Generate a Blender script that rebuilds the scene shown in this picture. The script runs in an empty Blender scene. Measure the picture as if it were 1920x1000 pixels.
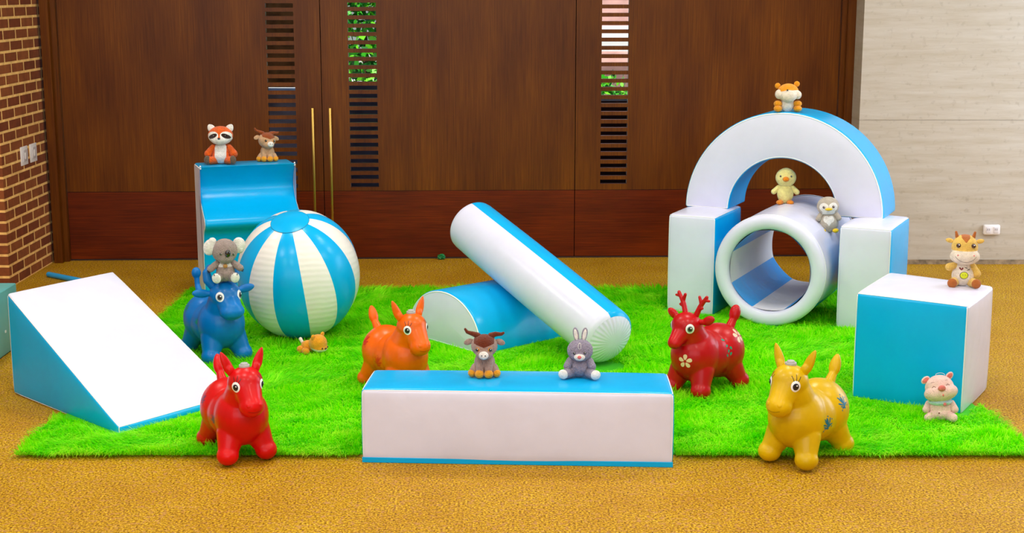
import bpy, bmesh, math, random
import numpy as np
from mathutils import Vector, Matrix, Euler
from mathutils.bvhtree import BVHTree
PI = math.pi
random.seed(7)
rng = np.random.default_rng(11)
C = bpy.context.scene.collection
S = bpy.context.scene

# ------------------------------------------------------------------ camera
cd = bpy.data.cameras.new('camera')
cam = bpy.data.objects.new('camera', cd); C.objects.link(cam)
cam.location = (0, 0, 1.8)
cam.rotation_euler = (math.radians(90 - 11.0167), math.radians(-0.017), 0)
cd.sensor_width = 36; cd.lens = 2700 / 1920 * 36
cd.clip_start = 0.1; cd.clip_end = 300
S.camera = cam
S.view_settings.view_transform = 'Standard'; S.view_settings.look = 'None'
S.view_settings.gamma = 1; S.view_settings.use_curve_mapping = False
S.view_settings.exposure = -0.15

# ------------------------------------------------------------------ light
w = bpy.data.worlds.new('world'); S.world = w; w.use_nodes = True
nt = w.node_tree; nt.nodes.clear()
sky = nt.nodes.new('ShaderNodeTexSky'); sky.sky_type = 'HOSEK_WILKIE'
sky.sun_direction = (0.4, 0.5, 0.75); sky.turbidity = 3
bg = nt.nodes.new('ShaderNodeBackground'); bg.inputs[1].default_value = 3.0
wo = nt.nodes.new('ShaderNodeOutputWorld')
nt.links.new(sky.outputs[0], bg.inputs[0]); nt.links.new(bg.outputs[0], wo.inputs[0])
sd = bpy.data.lights.new('sun', 'SUN'); sd.energy = 7; sd.angle = math.radians(1); sd.color = (1, .97, .9)
so = bpy.data.objects.new('sun', sd); C.objects.link(so)
so.rotation_euler = Vector((0.35, -0.75, 1.0)).to_track_quat('Z', 'Y').to_euler()


def area(name, loc, aim, sx, sy, power, col, spread=180):
    d = bpy.data.lights.new(name, 'AREA'); d.shape = 'RECTANGLE'; d.size = sx; d.size_y = sy
    d.energy = power; d.color = col; d.spread = math.radians(spread)
    o = bpy.data.objects.new(name, d); C.objects.link(o); o.location = loc
    o.rotation_euler = (Vector(aim) - Vector(loc)).to_track_quat('-Z', 'Y').to_euler()
    return o


CEIL = 3.3
# assumed side-window daylight, an added fill light behind the camera, and assumed ceiling lamps
area('assumed_window_daylight_right', (4.86, 7.9, 1.45), (0, 7.3, 0.7), 2.5, 2.2, 105, (.70, .83, 1))
area('added_front_fill', (-0.8, -1.9, 2.0), (-.3, 6, 0.6), 7.0, 2.2, 150, (.82, .89, 1))  # soft fill added from the camera side; no window is built there
LAMPS = [(x, y) for x in (-3.0, -1.0, 1.0, 3.0) for y in (2.2, 4.6, 7.0)]
for (x, y) in LAMPS:
    area('assumed_ceiling_lamp_light', (x, y, CEIL - 0.045), (x, y, 0), .56, .56, 31, (1, .97, .93))


# ------------------------------------------------------------------ materials
def lin(c):
    return tuple(((v / 255) / 12.92 if v / 255 <= .04045 else ((v / 255 + .055) / 1.055) ** 2.4) for v in c) + (1,)


MATS = {}


def base_mat(name):
    m = bpy.data.materials.new(name); m.use_nodes = True
    return m, m.node_tree, m.node_tree.nodes['Principled BSDF']


def N(nt, t, **kw):
    n = nt.nodes.new(t)
    for k, v in kw.items():
        if k in n.inputs: n.inputs[k].default_value = v
        else: setattr(n, k, v)
    return n


def ramp(nt, stops):
    r = nt.nodes.new('ShaderNodeValToRGB')
    while len(r.color_ramp.elements) < len(stops): r.color_ramp.elements.new(0.5)
    for e, (p, c) in zip(r.color_ramp.elements, stops): e.position = p; e.color = c
    return r


def plain(name, col, rough=.5, bump=0, bscale=40, sheen=0, var=0, coat=0, metal=0, vscale=6, spec=.5):
    if name in MATS: return MATS[name]
    m, nt, b = base_mat(name)
    b.inputs['Base Color'].default_value = lin(col); b.inputs['Roughness'].default_value = rough
    b.inputs['Metallic'].default_value = metal; b.inputs['Coat Weight'].default_value = coat
    b.inputs['Sheen Weight'].default_value = sheen; b.inputs['Specular IOR Level'].default_value = spec
    tc = N(nt, 'ShaderNodeTexCoord')
    if var:
        n = N(nt, 'ShaderNodeTexNoise', Scale=vscale, Detail=4.0); nt.links.new(tc.outputs['Object'], n.inputs['Vector'])
        c0 = [v * (1 - var) for v in lin(col)[:3]] + [1]; c1 = [min(1, v * (1 + var)) for v in lin(col)[:3]] + [1]
        r = ramp(nt, [(.35, c0), (.65, c1)]); nt.links.new(n.outputs[0], r.inputs[0]); nt.links.new(r.outputs[0], b.inputs['Base Color'])
    if bump:
        n2 = N(nt, 'ShaderNodeTexNoise', Scale=bscale, Detail=3.0); nt.links.new(tc.outputs['Object'], n2.inputs['Vector'])
        bp = N(nt, 'ShaderNodeBump', Strength=bump, Distance=.01); nt.links.new(n2.outputs[0], bp.inputs['Height'])
        nt.links.new(bp.outputs[0], b.inputs['Normal'])
    MATS[name] = m
    return m


def vinyl(name, col, rough=.24, wr=.25):
    m, nt, b = base_mat(name)
    tc = N(nt, 'ShaderNodeTexCoord')
    n = N(nt, 'ShaderNodeTexNoise', Scale=5.0, Detail=5.0, Roughness=.6); nt.links.new(tc.outputs['Object'], n.inputs['Vector'])
    c = lin(col)
    r = ramp(nt, [(.3, tuple(v * .95 for v in c[:3]) + (1,)), (.6, c)])
    nt.links.new(n.outputs[0], r.inputs[0]); nt.links.new(r.outputs[0], b.inputs['Base Color'])
    b.inputs['Roughness'].default_value = rough; b.inputs['Specular IOR Level'].default_value = .24
    n2 = N(nt, 'ShaderNodeTexNoise', Scale=7.0, Detail=2.0, Distortion=.6); nt.links.new(tc.outputs['Object'], n2.inputs['Vector'])
    bp = N(nt, 'ShaderNodeBump', Strength=wr, Distance=.012); nt.links.new(n2.outputs[0], bp.inputs['Height'])
    n3 = N(nt, 'ShaderNodeTexNoise', Scale=420.0, Detail=1.0); nt.links.new(tc.outputs['Object'], n3.inputs['Vector'])
    bp2 = N(nt, 'ShaderNodeBump', Strength=.05, Distance=.002); nt.links.new(n3.outputs[0], bp2.inputs['Height'])
    nt.links.new(bp.outputs[0], bp2.inputs['Normal']); nt.links.new(bp2.outputs[0], b.inputs['Normal'])
    return m


WHITE = vinyl('white_vinyl', (220, 221, 242))
CYAN = vinyl('blue_vinyl', (0, 172, 236))
PIPE_W = plain('white_piping', (240, 240, 240), .3)
PIPE_C = plain('blue_piping', (0, 140, 180), .3)


def rubber(name, col, rough=.34, var=.12, coat=.05):
    return plain(name, col, rough, spec=.3, bump=.12, bscale=25, var=var, coat=coat, vscale=9)


def plush(name, col, bump=.7, scale=260, var=.10):
    return plain(name, col, .95, bump=bump, bscale=scale, sheen=.25, var=var, vscale=60, spec=.2)


def wood(name, horizontal):
    m, nt, b = base_mat(name)
    tc = N(nt, 'ShaderNodeTexCoord'); mp = N(nt, 'ShaderNodeMapping')
    mp.inputs['Scale'].default_value = (1.5, 1.5, 60) if horizontal else (60, 60, 1.5)
    nt.links.new(tc.outputs['Object'], mp.inputs[0])
    n = N(nt, 'ShaderNodeTexNoise', Scale=2.0, Detail=6.0, Roughness=.65); nt.links.new(mp.outputs[0], n.inputs['Vector'])
    mp2 = N(nt, 'ShaderNodeMapping'); mp2.inputs['Scale'].default_value = (1, 1, 3) if horizontal else (3, 3, .7)
    nt.links.new(tc.outputs['Object'], mp2.inputs[0])
    n2 = N(nt, 'ShaderNodeTexNoise', Scale=1.6, Detail=3.0); nt.links.new(mp2.outputs[0], n2.inputs['Vector'])
    r = ramp(nt, [(.3, lin((80, 36, 0))), (.52, lin((98, 49, 0))), (.72, lin((112, 61, 2)))] if not horizontal else
             [(.3, lin((72, 20, 0))), (.52, lin((98, 32, 0))), (.72, lin((116, 42, 2)))])
    nt.links.new(n.outputs[0], r.inputs[0])
    r2 = ramp(nt, [(.3, (.72, .62, .6, 1)), (.7, (1.25, 1.3, 1.2, 1))]); nt.links.new(n2.outputs[0], r2.inputs[0])
    mx = nt.nodes.new('ShaderNodeMix'); mx.data_type = 'RGBA'; mx.blend_type = 'MULTIPLY'; mx.inputs[0].default_value = 1
    nt.links.new(r.outputs[0], mx.inputs[6]); nt.links.new(r2.outputs[0], mx.inputs[7]); nt.links.new(mx.outputs[2], b.inputs['Base Color'])
    b.inputs['Roughness'].default_value = .36; b.inputs['Specular IOR Level'].default_value = .22
    bp = N(nt, 'ShaderNodeBump', Strength=.06, Distance=.002); nt.links.new(n.outputs[0], bp.inputs['Height']); nt.links.new(bp.outputs[0], b.inputs['Normal'])
    return m


WOOD_V = wood('door_veneer_vertical', False); WOOD_H = wood('door_veneer_horizontal', True)


def mixc(nt, a, b_, f, mode='MIX'):
    mx = nt.nodes.new('ShaderNodeMix'); mx.data_type = 'RGBA'; mx.blend_type = mode
    for sock, v in ((mx.inputs[6], a), (mx.inputs[7], b_), (mx.inputs[0], f)):
        if hasattr(v, 'links') or hasattr(v, 'is_linked'): nt.links.new(v, sock)
        else: sock.default_value = v
    return mx.outputs[2]


def carpet_mat():
    m, nt, b = base_mat('golden_loop_carpet')
    tc = N(nt, 'ShaderNodeTexCoord')
    n = N(nt, 'ShaderNodeTexNoise', Scale=120.0, Detail=3.0, Roughness=.75); nt.links.new(tc.outputs['Object'], n.inputs['Vector'])
    r = ramp(nt, [(.38, lin((92, 52, 0))), (.47, lin((168, 122, 0))), (.54, lin((198, 148, 0))), (.64, lin((230, 194, 60)))])
    nt.links.new(n.outputs[0], r.inputs[0])
    n4 = N(nt, 'ShaderNodeTexNoise', Scale=45.0, Detail=3.0, Roughness=.7); nt.links.new(tc.outputs['Object'], n4.inputs['Vector'])
    r4 = ramp(nt, [(.52, (0, 0, 0, 1)), (.66, (.75, .75, .75, 1))]); nt.links.new(n4.outputs[0], r4.inputs[0])
    c1 = mixc(nt, r.outputs[0], lin((186, 132, 84)), r4.outputs[0])
    n2 = N(nt, 'ShaderNodeTexNoise', Scale=2.2, Detail=5.0, Roughness=.6); nt.links.new(tc.outputs['Object'], n2.inputs['Vector'])
    r2 = ramp(nt, [(.35, (.88, .82, .6, 1)), (.65, (1.04, 1.08, 1.3, 1))]); nt.links.new(n2.outputs[0], r2.inputs[0])
    nt.links.new(mixc(nt, c1, r2.outputs[0], 1.0, 'MULTIPLY'), b.inputs['Base Color'])
    b.inputs['Roughness'].default_value = .6; b.inputs['Specular IOR Level'].default_value = .16
    bp = N(nt, 'ShaderNodeBump', Strength=.7, Distance=.006); nt.links.new(n.outputs[0], bp.inputs['Height']); nt.links.new(bp.outputs[0], b.inputs['Normal'])
    return m


def brick_mat():
    m, nt, b = base_mat('brick_wall')
    uv = N(nt, 'ShaderNodeUVMap')
    br = N(nt, 'ShaderNodeTexBrick'); br.offset = .5
    for k, v in dict(Scale=1.0).items(): br.inputs[k].default_value = v
    br.inputs['Mortar Size'].default_value = .0085; br.inputs['Mortar Smooth'].default_value = .2; br.inputs['Bias'].default_value = -.1
    br.inputs['Brick Width'].default_value = .222; br.inputs['Row Height'].default_value = .0672
    br.inputs['Color1'].default_value = lin((120, 54, 16)); br.inputs['Color2'].default_value = lin((150, 82, 34)); br.inputs['Mortar'].default_value = lin((250, 200, 120))
    nt.links.new(uv.outputs[0], br.inputs['Vector'])
    n = N(nt, 'ShaderNodeTexNoise', Scale=14.0, Detail=7.0, Roughness=.7); nt.links.new(uv.outputs[0], n.inputs['Vector'])
    r = ramp(nt, [(.35, (.7, .62, .55, 1)), (.6, (1.1, 1.1, 1.1, 1)), (.75, (1.7, 1.75, 1.8, 1))]); nt.links.new(n.outputs[0], r.inputs[0])
    mx = nt.nodes.new('ShaderNodeMix'); mx.data_type = 'RGBA'; mx.blend_type = 'MULTIPLY'; mx.inputs[0].default_value = .8
    nt.links.new(br.outputs[0], mx.inputs[6]); nt.links.new(r.outputs[0], mx.inputs[7]); nt.links.new(mx.outputs[2], b.inputs['Base Color'])
    b.inputs['Roughness'].default_value = .8
    inv = N(nt, 'ShaderNodeMath', operation='SUBTRACT'); inv.inputs[0].default_value = 1; nt.links.new(br.outputs['Fac'], inv.inputs[1])
    ad = N(nt, 'ShaderNodeMath', operation='ADD'); nt.links.new(inv.outputs[0], ad.inputs[0])
    ml = N(nt, 'ShaderNodeMath', operation='MULTIPLY'); ml.inputs[1].default_value = .5; nt.links.new(n.outputs[0], ml.inputs[0]); nt.links.new(ml.outputs[0], ad.inputs[1])
    bp = N(nt, 'ShaderNodeBump', Strength=.6, Distance=.006); nt.links.new(ad.outputs[0], bp.inputs['Height']); nt.links.new(bp.outputs[0], b.inputs['Normal'])
    return m


def stone_mat():
    m, nt, b = base_mat('pale_limestone')
    tc = N(nt, 'ShaderNodeTexCoord'); mp = N(nt, 'ShaderNodeMapping'); mp.inputs['Scale'].default_value = (1.3, 1.3, 14)
    nt.links.new(tc.outputs['Object'], mp.inputs[0])
    n = N(nt, 'ShaderNodeTexNoise', Scale=2.0, Detail=7.0, Roughness=.65); nt.links.new(mp.outputs[0], n.inputs['Vector'])
    r = ramp(nt, [(.3, lin((180, 166, 146))), (.5, lin((190, 178, 162))), (.7, lin((198, 188, 175)))]); nt.links.new(n.outputs[0], r.inputs[0])
    n2 = N(nt, 'ShaderNodeTexNoise', Scale=24.0, Detail=4.0); nt.links.new(tc.outputs['Object'], n2.inputs['Vector'])
    r2 = ramp(nt, [(.25, (.82, .8, .78, 1)), (.42, (1, 1, 1, 1))]); nt.links.new(n2.outputs[0], r2.inputs[0])
    mx = nt.nodes.new('ShaderNodeMix'); mx.data_type = 'RGBA'; mx.blend_type = 'MULTIPLY'; mx.inputs[0].default_value = 1
    nt.links.new(r.outputs[0], mx.inputs[6]); nt.links.new(r2.outputs[0], mx.inputs[7]); nt.links.new(mx.outputs[2], b.inputs['Base Color'])
    b.inputs['Roughness'].default_value = .5
    return m


# ------------------------------------------------------------------ helpers
def put(name, V, F, mats, parent=None, smooth=True, fm=None, uv=None, loc=None, rot=None):
    me = bpy.data.meshes.new(name)
    me.from_pydata([tuple(v) for v in V], [], [tuple(f) for f in F])
    if not isinstance(mats, (list, tuple)): mats = [mats]
    for m in mats: me.materials.append(m)
    if fm is not None: me.polygons.foreach_set('material_index', list(fm))
    if smooth: me.polygons.foreach_set('use_smooth', [True] * len(me.polygons))
    if uv is not None:
        l = me.uv_layers.new(name='UVMap')
        for p in me.polygons:
            for li in p.loop_indices:
                l.data[li].uv = uv(me.vertices[me.loops[li].vertex_index].co, p.normal)
    me.update()
    o = bpy.data.objects.new(name, me); C.objects.link(o)
    if parent: o.parent = parent
    if loc is not None: o.location = loc
    if rot is not None: o.rotation_euler = rot
    return o


def tag(o, label=None, cat=None, group=None, kind=None):
    if label: o['label'] = label
    if cat: o['category'] = cat
    if group: o['group'] = group
    if kind: o['kind'] = kind
    return o


def thing(name, label, cat, loc=(0, 0, 0), rz=0, group=None, kind=None, rot=None):
    o = bpy.data.objects.new(name, None); C.objects.link(o); o.empty_display_size = .05
    o.location = loc; o.rotation_euler = rot if rot else (0, 0, rz)
    return tag(o, label, cat, group, kind)


class MB:
    def __init__(s): s.V = []; s.F = []; s.M = []
    def add(s, V, F, m=0):
        b = len(s.V); s.V += [tuple(v) for v in V]; s.F += [tuple(i + b for i in f) for f in F]; s.M += [m] * len(F)
    def box(s, x0, x1, y0, y1, z0, z1, m=0):
        V = [(x, y, z) for z in (z0, z1) for y in (y0, y1) for x in (x0, x1)]
        s.add(V, [(0, 2, 3, 1), (4, 5, 7, 6), (0, 1, 5, 4), (2, 6, 7, 3), (0, 4, 6, 2), (1, 3, 7, 5)], m)
    def tube(s, pts, r, n=8, m=0, closed=False):
        pts = [Vector(p) for p in pts]; k = len(pts); V = []
        rs = r if isinstance(r, (list, tuple)) else [r] * k
        prev = None
        for i, p in enumerate(pts):
            a = pts[(i - 1) % k] if (closed or i > 0) else p; b = pts[(i + 1) % k] if (closed or i < k - 1) else p
            t = (b - a).normalized()
            u = t.orthogonal().normalized() if prev is None else (prev - t * prev.dot(t)).normalized()
            prev = u; v = t.cross(u)
            V += [p + (u * math.cos(2 * PI * j / n) + v * math.sin(2 * PI * j / n)) * rs[i] for j in range(n)]
        F = []
        for i in range(k if closed else k - 1):
            a = i * n; b = ((i + 1) % k) * n
            F += [(a + j, a + (j + 1) % n, b + (j + 1) % n, b + j) for j in range(n)]
        if not closed: F += [tuple(range(n - 1, -1, -1)), tuple((k - 1) * n + j for j in range(n))]
        s.add(V, F, m)
    def build(s, name, mats, parent=None, smooth=False, **kw):
        return put(name, s.V, s.F, mats, parent, smooth, fm=s.M, **kw)


def bevel(o, wd, seg=2):
    m = o.modifiers.new('bevel', 'BEVEL'); m.width = wd; m.segments = seg; m.limit_method = 'ANGLE'
    for p in o.data.polygons: p.use_smooth = True
    return o


def struct(o, kind='structure'):
    o['kind'] = kind; return o


def box_obj(name, x0, x1, y0, y1, z0, z1, mat, parent=None, bev=0, loc=None, rot=None):
    b = MB(); b.box(x0, x1, y0, y1, z0, z1); o = b.build(name, mat, parent, loc=loc, rot=rot)
    if bev: bevel(o, bev)
    return o


# ------------------------------------------------------------------ the room
CARPET = carpet_mat(); STONE = stone_mat(); BRICK = brick_mat()
PLASTER = plain('ceiling_plaster', (222, 218, 210), .8); WALLP = plain('painted_wall', (190, 180, 165), .8)
WA = .034   # the door wall stands at a slight angle to the room's front
struct(box_obj('floor', -5, 5, -2.2, 9.72, -.1, 0, CARPET))
struct(box_obj('ceiling', -5.1, 5.1, -2.3, 9.72, CEIL, CEIL + .1, PLASTER))
struct(box_obj('wall_front', -5.1, 5.1, -2.4, -2.2, 0, CEIL, WALLP))


def brick_uv(co, n):
    return (co.y + .05, co.z) if abs(n.x) > .5 else (co.x + .02, co.z)


b = MB(); b.box(-5.0, -3.045, 8.556, 9.72, 0, CEIL)
struct(put('wall_left', b.V, b.F, BRICK, uv=brick_uv, smooth=False))
struct(box_obj('wall_side_left', -5.2, -5.0, -2.3, 9.72, 0, CEIL, WALLP))
for (a0, a1, c0, c1) in ((-2.3, 5.2, 0, CEIL), (8.8, 9.72, 0, CEIL), (5.2, 8.8, 0, .35), (5.2, 8.8, 2.65, CEIL)):
    struct(box_obj('wall_side_right', 4.9, 5.1, a0, a1, c0, c1, WALLP))
# stone pier to the right of the doors
b = MB()
b.box(2.25, 5.0, 9.336, 9.75, .03, .948); b.box(2.25, 5.0, 9.336, 9.75, .952, CEIL); b.box(2.252, 5.0, 9.340, 9.75, .946, .956)
st = b.build('wall_right', STONE, rot=(0, 0, 0)); struct(st)
struct(box_obj('baseboard_right', 2.245, 5.0, 9.328, 9.36, 0, .03, plain('weathered_base', (140, 120, 95), .8, var=.45, vscale=20)))

# the three door leaves and their frame, laid out along the wall line (s, depth, z)
wallroot = (0, 9.542, 0)


def wbox(mb, s0, s1, d0, d1, z0, z1, m=0): mb.box(s0, s1, -d1, -d0, z0, z1, m)


DTOP = 2.3; RAIL = .462
DARKGAP = plain('gap_dark', (20, 10, 5), .8)
GLASS = bpy.data.materials.new('slot_glass'); GLASS.use_nodes = True
_b = GLASS.node_tree.nodes['Principled BSDF']; _b.inputs['Transmission Weight'].default_value = 1; _b.inputs['Roughness'].default_value = 0; _b.inputs['IOR'].default_value = 1.02
LEAVES = [(-2.942, -1.2525, -1.603, -1.422, 1.692), (-1.2475, .4175, -1.072, -.886, 1.696), (.4225, 2.165, .590, .768, 1.712)]
BRASS = plain('brushed_brass', (206, 168, 84), .32, metal=1)
for i, (s0, s1, a, c, ztop) in enumerate(LEAVES):
    t = thing('door_%d' % (i + 1), None, None, wallroot, WA); struct(t)
    m = MB(); y0, y1 = 0, .045
    z_hi = ztop + .0537 * 8; rows = 31
    wbox(m, s0, a, y0 - .045, 0, RAIL + .0015, DTOP); wbox(m, c, s1, y0 - .045, 0, RAIL + .0015, DTOP)
    wbox(m, a, c, -.045, 0, z_hi, DTOP)
    zlast = z_hi - .0537 * (rows - 1) - .0285
    wbox(m, a, c, -.045, 0, RAIL + .0015, zlast)
    m.build('upper_panel', WOOD_V, t)
    for k in range(rows - 1):
        zt = z_hi - .0537 * k
        q = MB(); wbox(q, a - .001, c + .001, -.040, -.0015, zt - .0537, zt - .0285); q.build('slat', WOOD_V, t)
    m = MB(); wbox(m, s0, s1, -.045, 0, .012, RAIL - .0015); m.build('bottom_rail', WOOD_H, t)
    m = MB(); wbox(m, a - .02, c + .02, -.052, -.048, zlast - .02, z_hi + .02); m.build('glass_pane', GLASS, t)
    m = MB(); wbox(m, s0 + .01, s1 - .01, -.04, -.004, RAIL - .003, RAIL + .003); m.build('shadow_groove', DARKGAP, t)
    hs = {0: -1.308, 1: -1.194}.get(i)
    if hs is not None:
        q = MB(); wbox(q, hs - .0075, hs + .0075, .045, .06, .2, 1.018)
        for zz in (.32, .9): wbox(q, hs - .005, hs + .005, 0, .046, zz - .006, zz + .006)
        h = q.build('door_handle', BRASS, t); bevel(h, .002)
# frame
fr = MB()
wbox(fr, -3.03, -2.975, .0, .085, 0, DTOP + .1); wbox(fr, -2.985, -2.945, -.05, .035, 0, DTOP + .1)
struct(fr.build('trim_1', wood('frame_veneer', False), loc=wallroot, rot=(0, 0, WA)))
fr = MB()
wbox(fr, 2.168, 2.196, -.05, .03, 0, DTOP + .1); wbox(fr, 2.196, 2.262, -.05, .07, 0, DTOP + .1)
struct(fr.build('trim_2', MATS.get('x') or WOOD_V, loc=wallroot, rot=(0, 0, WA)))
fr = MB(); wbox(fr, -3.0, 2.232, -.08, .05, DTOP, DTOP + .1)
struct(fr.build('trim_3', WOOD_H, loc=wallroot, rot=(0, 0, WA)))
fr = MB(); wbox(fr, -3.4, 5.3, -.15, 0, DTOP + .1, CEIL); struct(fr.build('wall_back', WALLP, loc=wallroot, rot=(0, 0, WA)))
fr = MB(); wbox(fr, -2.95, 2.17, -.12, -.002, 0, .010); struct(fr.build('trim_4', plain('dark_sill', (50, 22, 12), .6), loc=wallroot, rot=(0, 0, WA)))

for (sg, nm_) in ((-1.25, 'light_block_strip_1'), (.41975, 'light_block_strip_2')):     # dark strips added behind the leaf joints to block light leaking through
    fr = MB(); wbox(fr, sg - .03, sg + .03, -.06, -.0465, 0, DTOP); struct(fr.build(nm_, DARKGAP, loc=wallroot, rot=(0, 0, WA)))
# assumed window in the right wall, out of frame, whose daylight falls across the blocks
wf = MB()
for (y0, y1, z0, z1) in ((5.2, 8.8, .35, .41), (5.2, 8.8, 2.59, 2.65), (5.2, 5.26, .41, 2.59), (8.74, 8.8, .41, 2.59), (6.97, 7.03, .41, 2.59)):
    wf.box(4.93, 4.99, y0, y1, z0, z1)
struct(wf.build('assumed_window_1', plain('window_frame_white', (230, 230, 228), .4)))
# assumed recessed ceiling lamps, none of them in view
LAMPM = plain('lamp_housing', (235, 235, 230), .4)
LAB = {-3.0: 'leftmost column', -1.0: 'left of the middle', 1.0: 'right of the middle', 3.0: 'rightmost column'}
ROW = {2.2: 'nearest the front', 4.6: 'above the green rug front', 7.0: 'nearest the wooden doors'}
for (x, y) in LAMPS:
    q = MB()
    q.box(-.32, .32, -.32, -.29, -.04, 0); q.box(-.32, .32, .29, .32, -.04, 0); q.box(-.32, -.29, -.29, .29, -.04, 0); q.box(.29, .32, -.29, .29, -.04, 0)
    o = q.build('assumed_ceiling_light', LAMPM, loc=(x, y, CEIL))
    tag(o, 'assumed square white ceiling light frame, %s, %s' % (LAB[x], ROW[y]), 'ceiling light', 'assumed square ceiling lights')

# switch plates on the brick, outlet on the stone
PLATE = plain('white_plastic', (236, 228, 226), .35); SLOTM = plain('rocker_grey', (196, 186, 186), .4)  # the rocker is a tone greyer than the cover plate
for (yc, lab) in ((8.945, 'white light switch plate on brick wall, left of the pair'), (9.118, 'white light switch plate on brick wall, right of the pair by door frame')):
    t = thing('light_switch', lab, 'light switch', (-3.045, yc, .762), 0, 'switch plates on the brick wall')
    o = box_obj('cover_plate', 0, .007, -.062, .062, -.058, .058, PLATE, t, .002)
    o = box_obj('rocker', .005, .012, -.03, .03, -.036, .036, SLOTM, t, .002)
    q = MB(); q.box(.009, .0145, -.012, .012, -.02, .02); bevel(q.build('toggle', PLATE, o), .001)
t = thing('wall_outlet', 'white double power outlet low on the pale stone wall', 'power outlet', (3.147, 9.336, .232))
box_obj('cover_plate', -.055, .055, -.028, 0, -.034, .034, PLATE, t, .010)
for sx in (-.025, .025):
    q = MB(); q.box(sx - .016, sx + .016, -.031, -.027, -.02, .02)
    o = q.build('socket', plain('socket_face', (222, 214, 216), .4), t); bevel(o, .002)
    for dx in (-.006, .006):
        q = MB(); q.box(sx + dx - .0012, sx + dx + .0012, -.0325, -.030, -.002, .010); q.build('slot', plain('slot_dark', (120, 110, 112), .6), o)

# ------------------------------------------------------------------ outside the louvres
PAVE = plain('pale_paving', (226, 222, 214), .8, var=.15, vscale=1.2)
struct(box_obj('ground_outside', -14, 14, 9.72, 40, -.12, -.02, PAVE))
DKRED = plain('dark_red_timber', (58, 16, 12), .7, var=.3, vscale=4); DKGREY = plain('dark_grey_render', (96, 100, 124), .8, var=.5, vscale=3)
tag(box_obj('low_wall', .30, 1.45, 10.9, 11.1, -.02, .95, DKRED), 'dark red low wall beyond the right-hand door slots', 'low wall')
tag(box_obj('garden_wall', -1.42, -.6, 10.9, 11.1, -.02, 1.08, DKGREY), 'dark grey low wall beyond the middle door slots', 'low wall')
tag(box_obj('timber_screen', -2.6, -1.45, 10.5, 10.56, 1.08, 2.6, plain('screen_brown', (168, 124, 76), .7, var=.5, vscale=9)), 'brown timber screen seen through the left door slots', 'screen')
tag(box_obj('grey_planter', -2.7, -1.45, 10.8, 11.3, -.02, 1.02, plain('planter_grey', (176, 178, 204), .7, var=.5, vscale=3)), 'pale grey planter box seen through the left door slots', 'planter')
pk = thing('pool_hut', 'pink hut wall with blue corner posts beyond the right door slots', 'hut', (1.2, 15.0, -.02))
box_obj('wall_panel', -.55, .35, 0, .1, 0, 2.6, plain('pink_render', (214, 168, 160), .8, var=.25, vscale=3), pk)
box_obj('post', .35, .47, -.05, .1, 0, 2.6, plain('blue_post', (50, 150, 220), .5), pk)
box_obj('awning', -.6, .5, -.5, 0, 1.32, 1.46, plain('white_awning', (245, 245, 245), .6), pk, rot=(.2, 0, 0))


def foliage(name, c, r, n, mats, label, leaf=.09):
    t = thing(name, label, 'shrub', (c[0], c[1], -.02))
    V = []; F = []; M = []
    for k in range(n):
        d = rng.normal(size=3); d /= np.linalg.norm(d); p = d * np.array(r) * rng.uniform(.5, 1.) + [0, 0, c[2]]
        a = rng.normal(size=3); a /= np.linalg.norm(a); b_ = np.cross(a, rng.normal(size=3)); b_ /= np.linalg.norm(b_)
        l = leaf * rng.uniform(.6, 1.4); wd = l * .3; i = len(V)
        V += [p, p + a * l * .4 + b_ * wd, p + a * l, p + a * l * .4 - b_ * wd]; F.append((i, i + 1, i + 2, i + 3)); M.append(int(rng.integers(len(mats))))
    put('foliage', V, F, mats, t, False, fm=M)
    q = MB(); q.tube([(0, 0, 0), (.03, 0, c[2] * .5), (0, .02, c[2])], [.05, .04, .02]); q.build('stem', plain('bark', (80, 60, 40), .8), t)


GL = [plain('leaf_light', (120, 225, 40), .5), plain('leaf_mid', (60, 180, 30), .5), plain('leaf_dark', (20, 110, 30), .5)]
foliage('garden_shrub', (-1.32, 13.0, 1.5), (.75, .5, .75), 2600, GL, 'bright green leafy shrub seen through the middle door slots')
foliage('garden_bush', (.86, 13.2, .75), (.3, .3, .32), 700, GL, 'small green bush seen through the right door slots', .07)


# ------------------------------------------------------------------ padded vinyl blocks
def face_axis(h, r, n=10):
    """coordinates from -h to h, dense near the rounded ends"""
    e = [h - r * (1 - math.sin(i / 4 * PI / 2)) for i in range(5)]          # h-r .. h
    mid = list(np.linspace(-(h - r), h - r, n + 1))[1:-1]
    return [-v for v in reversed(e)] + mid + e


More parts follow.
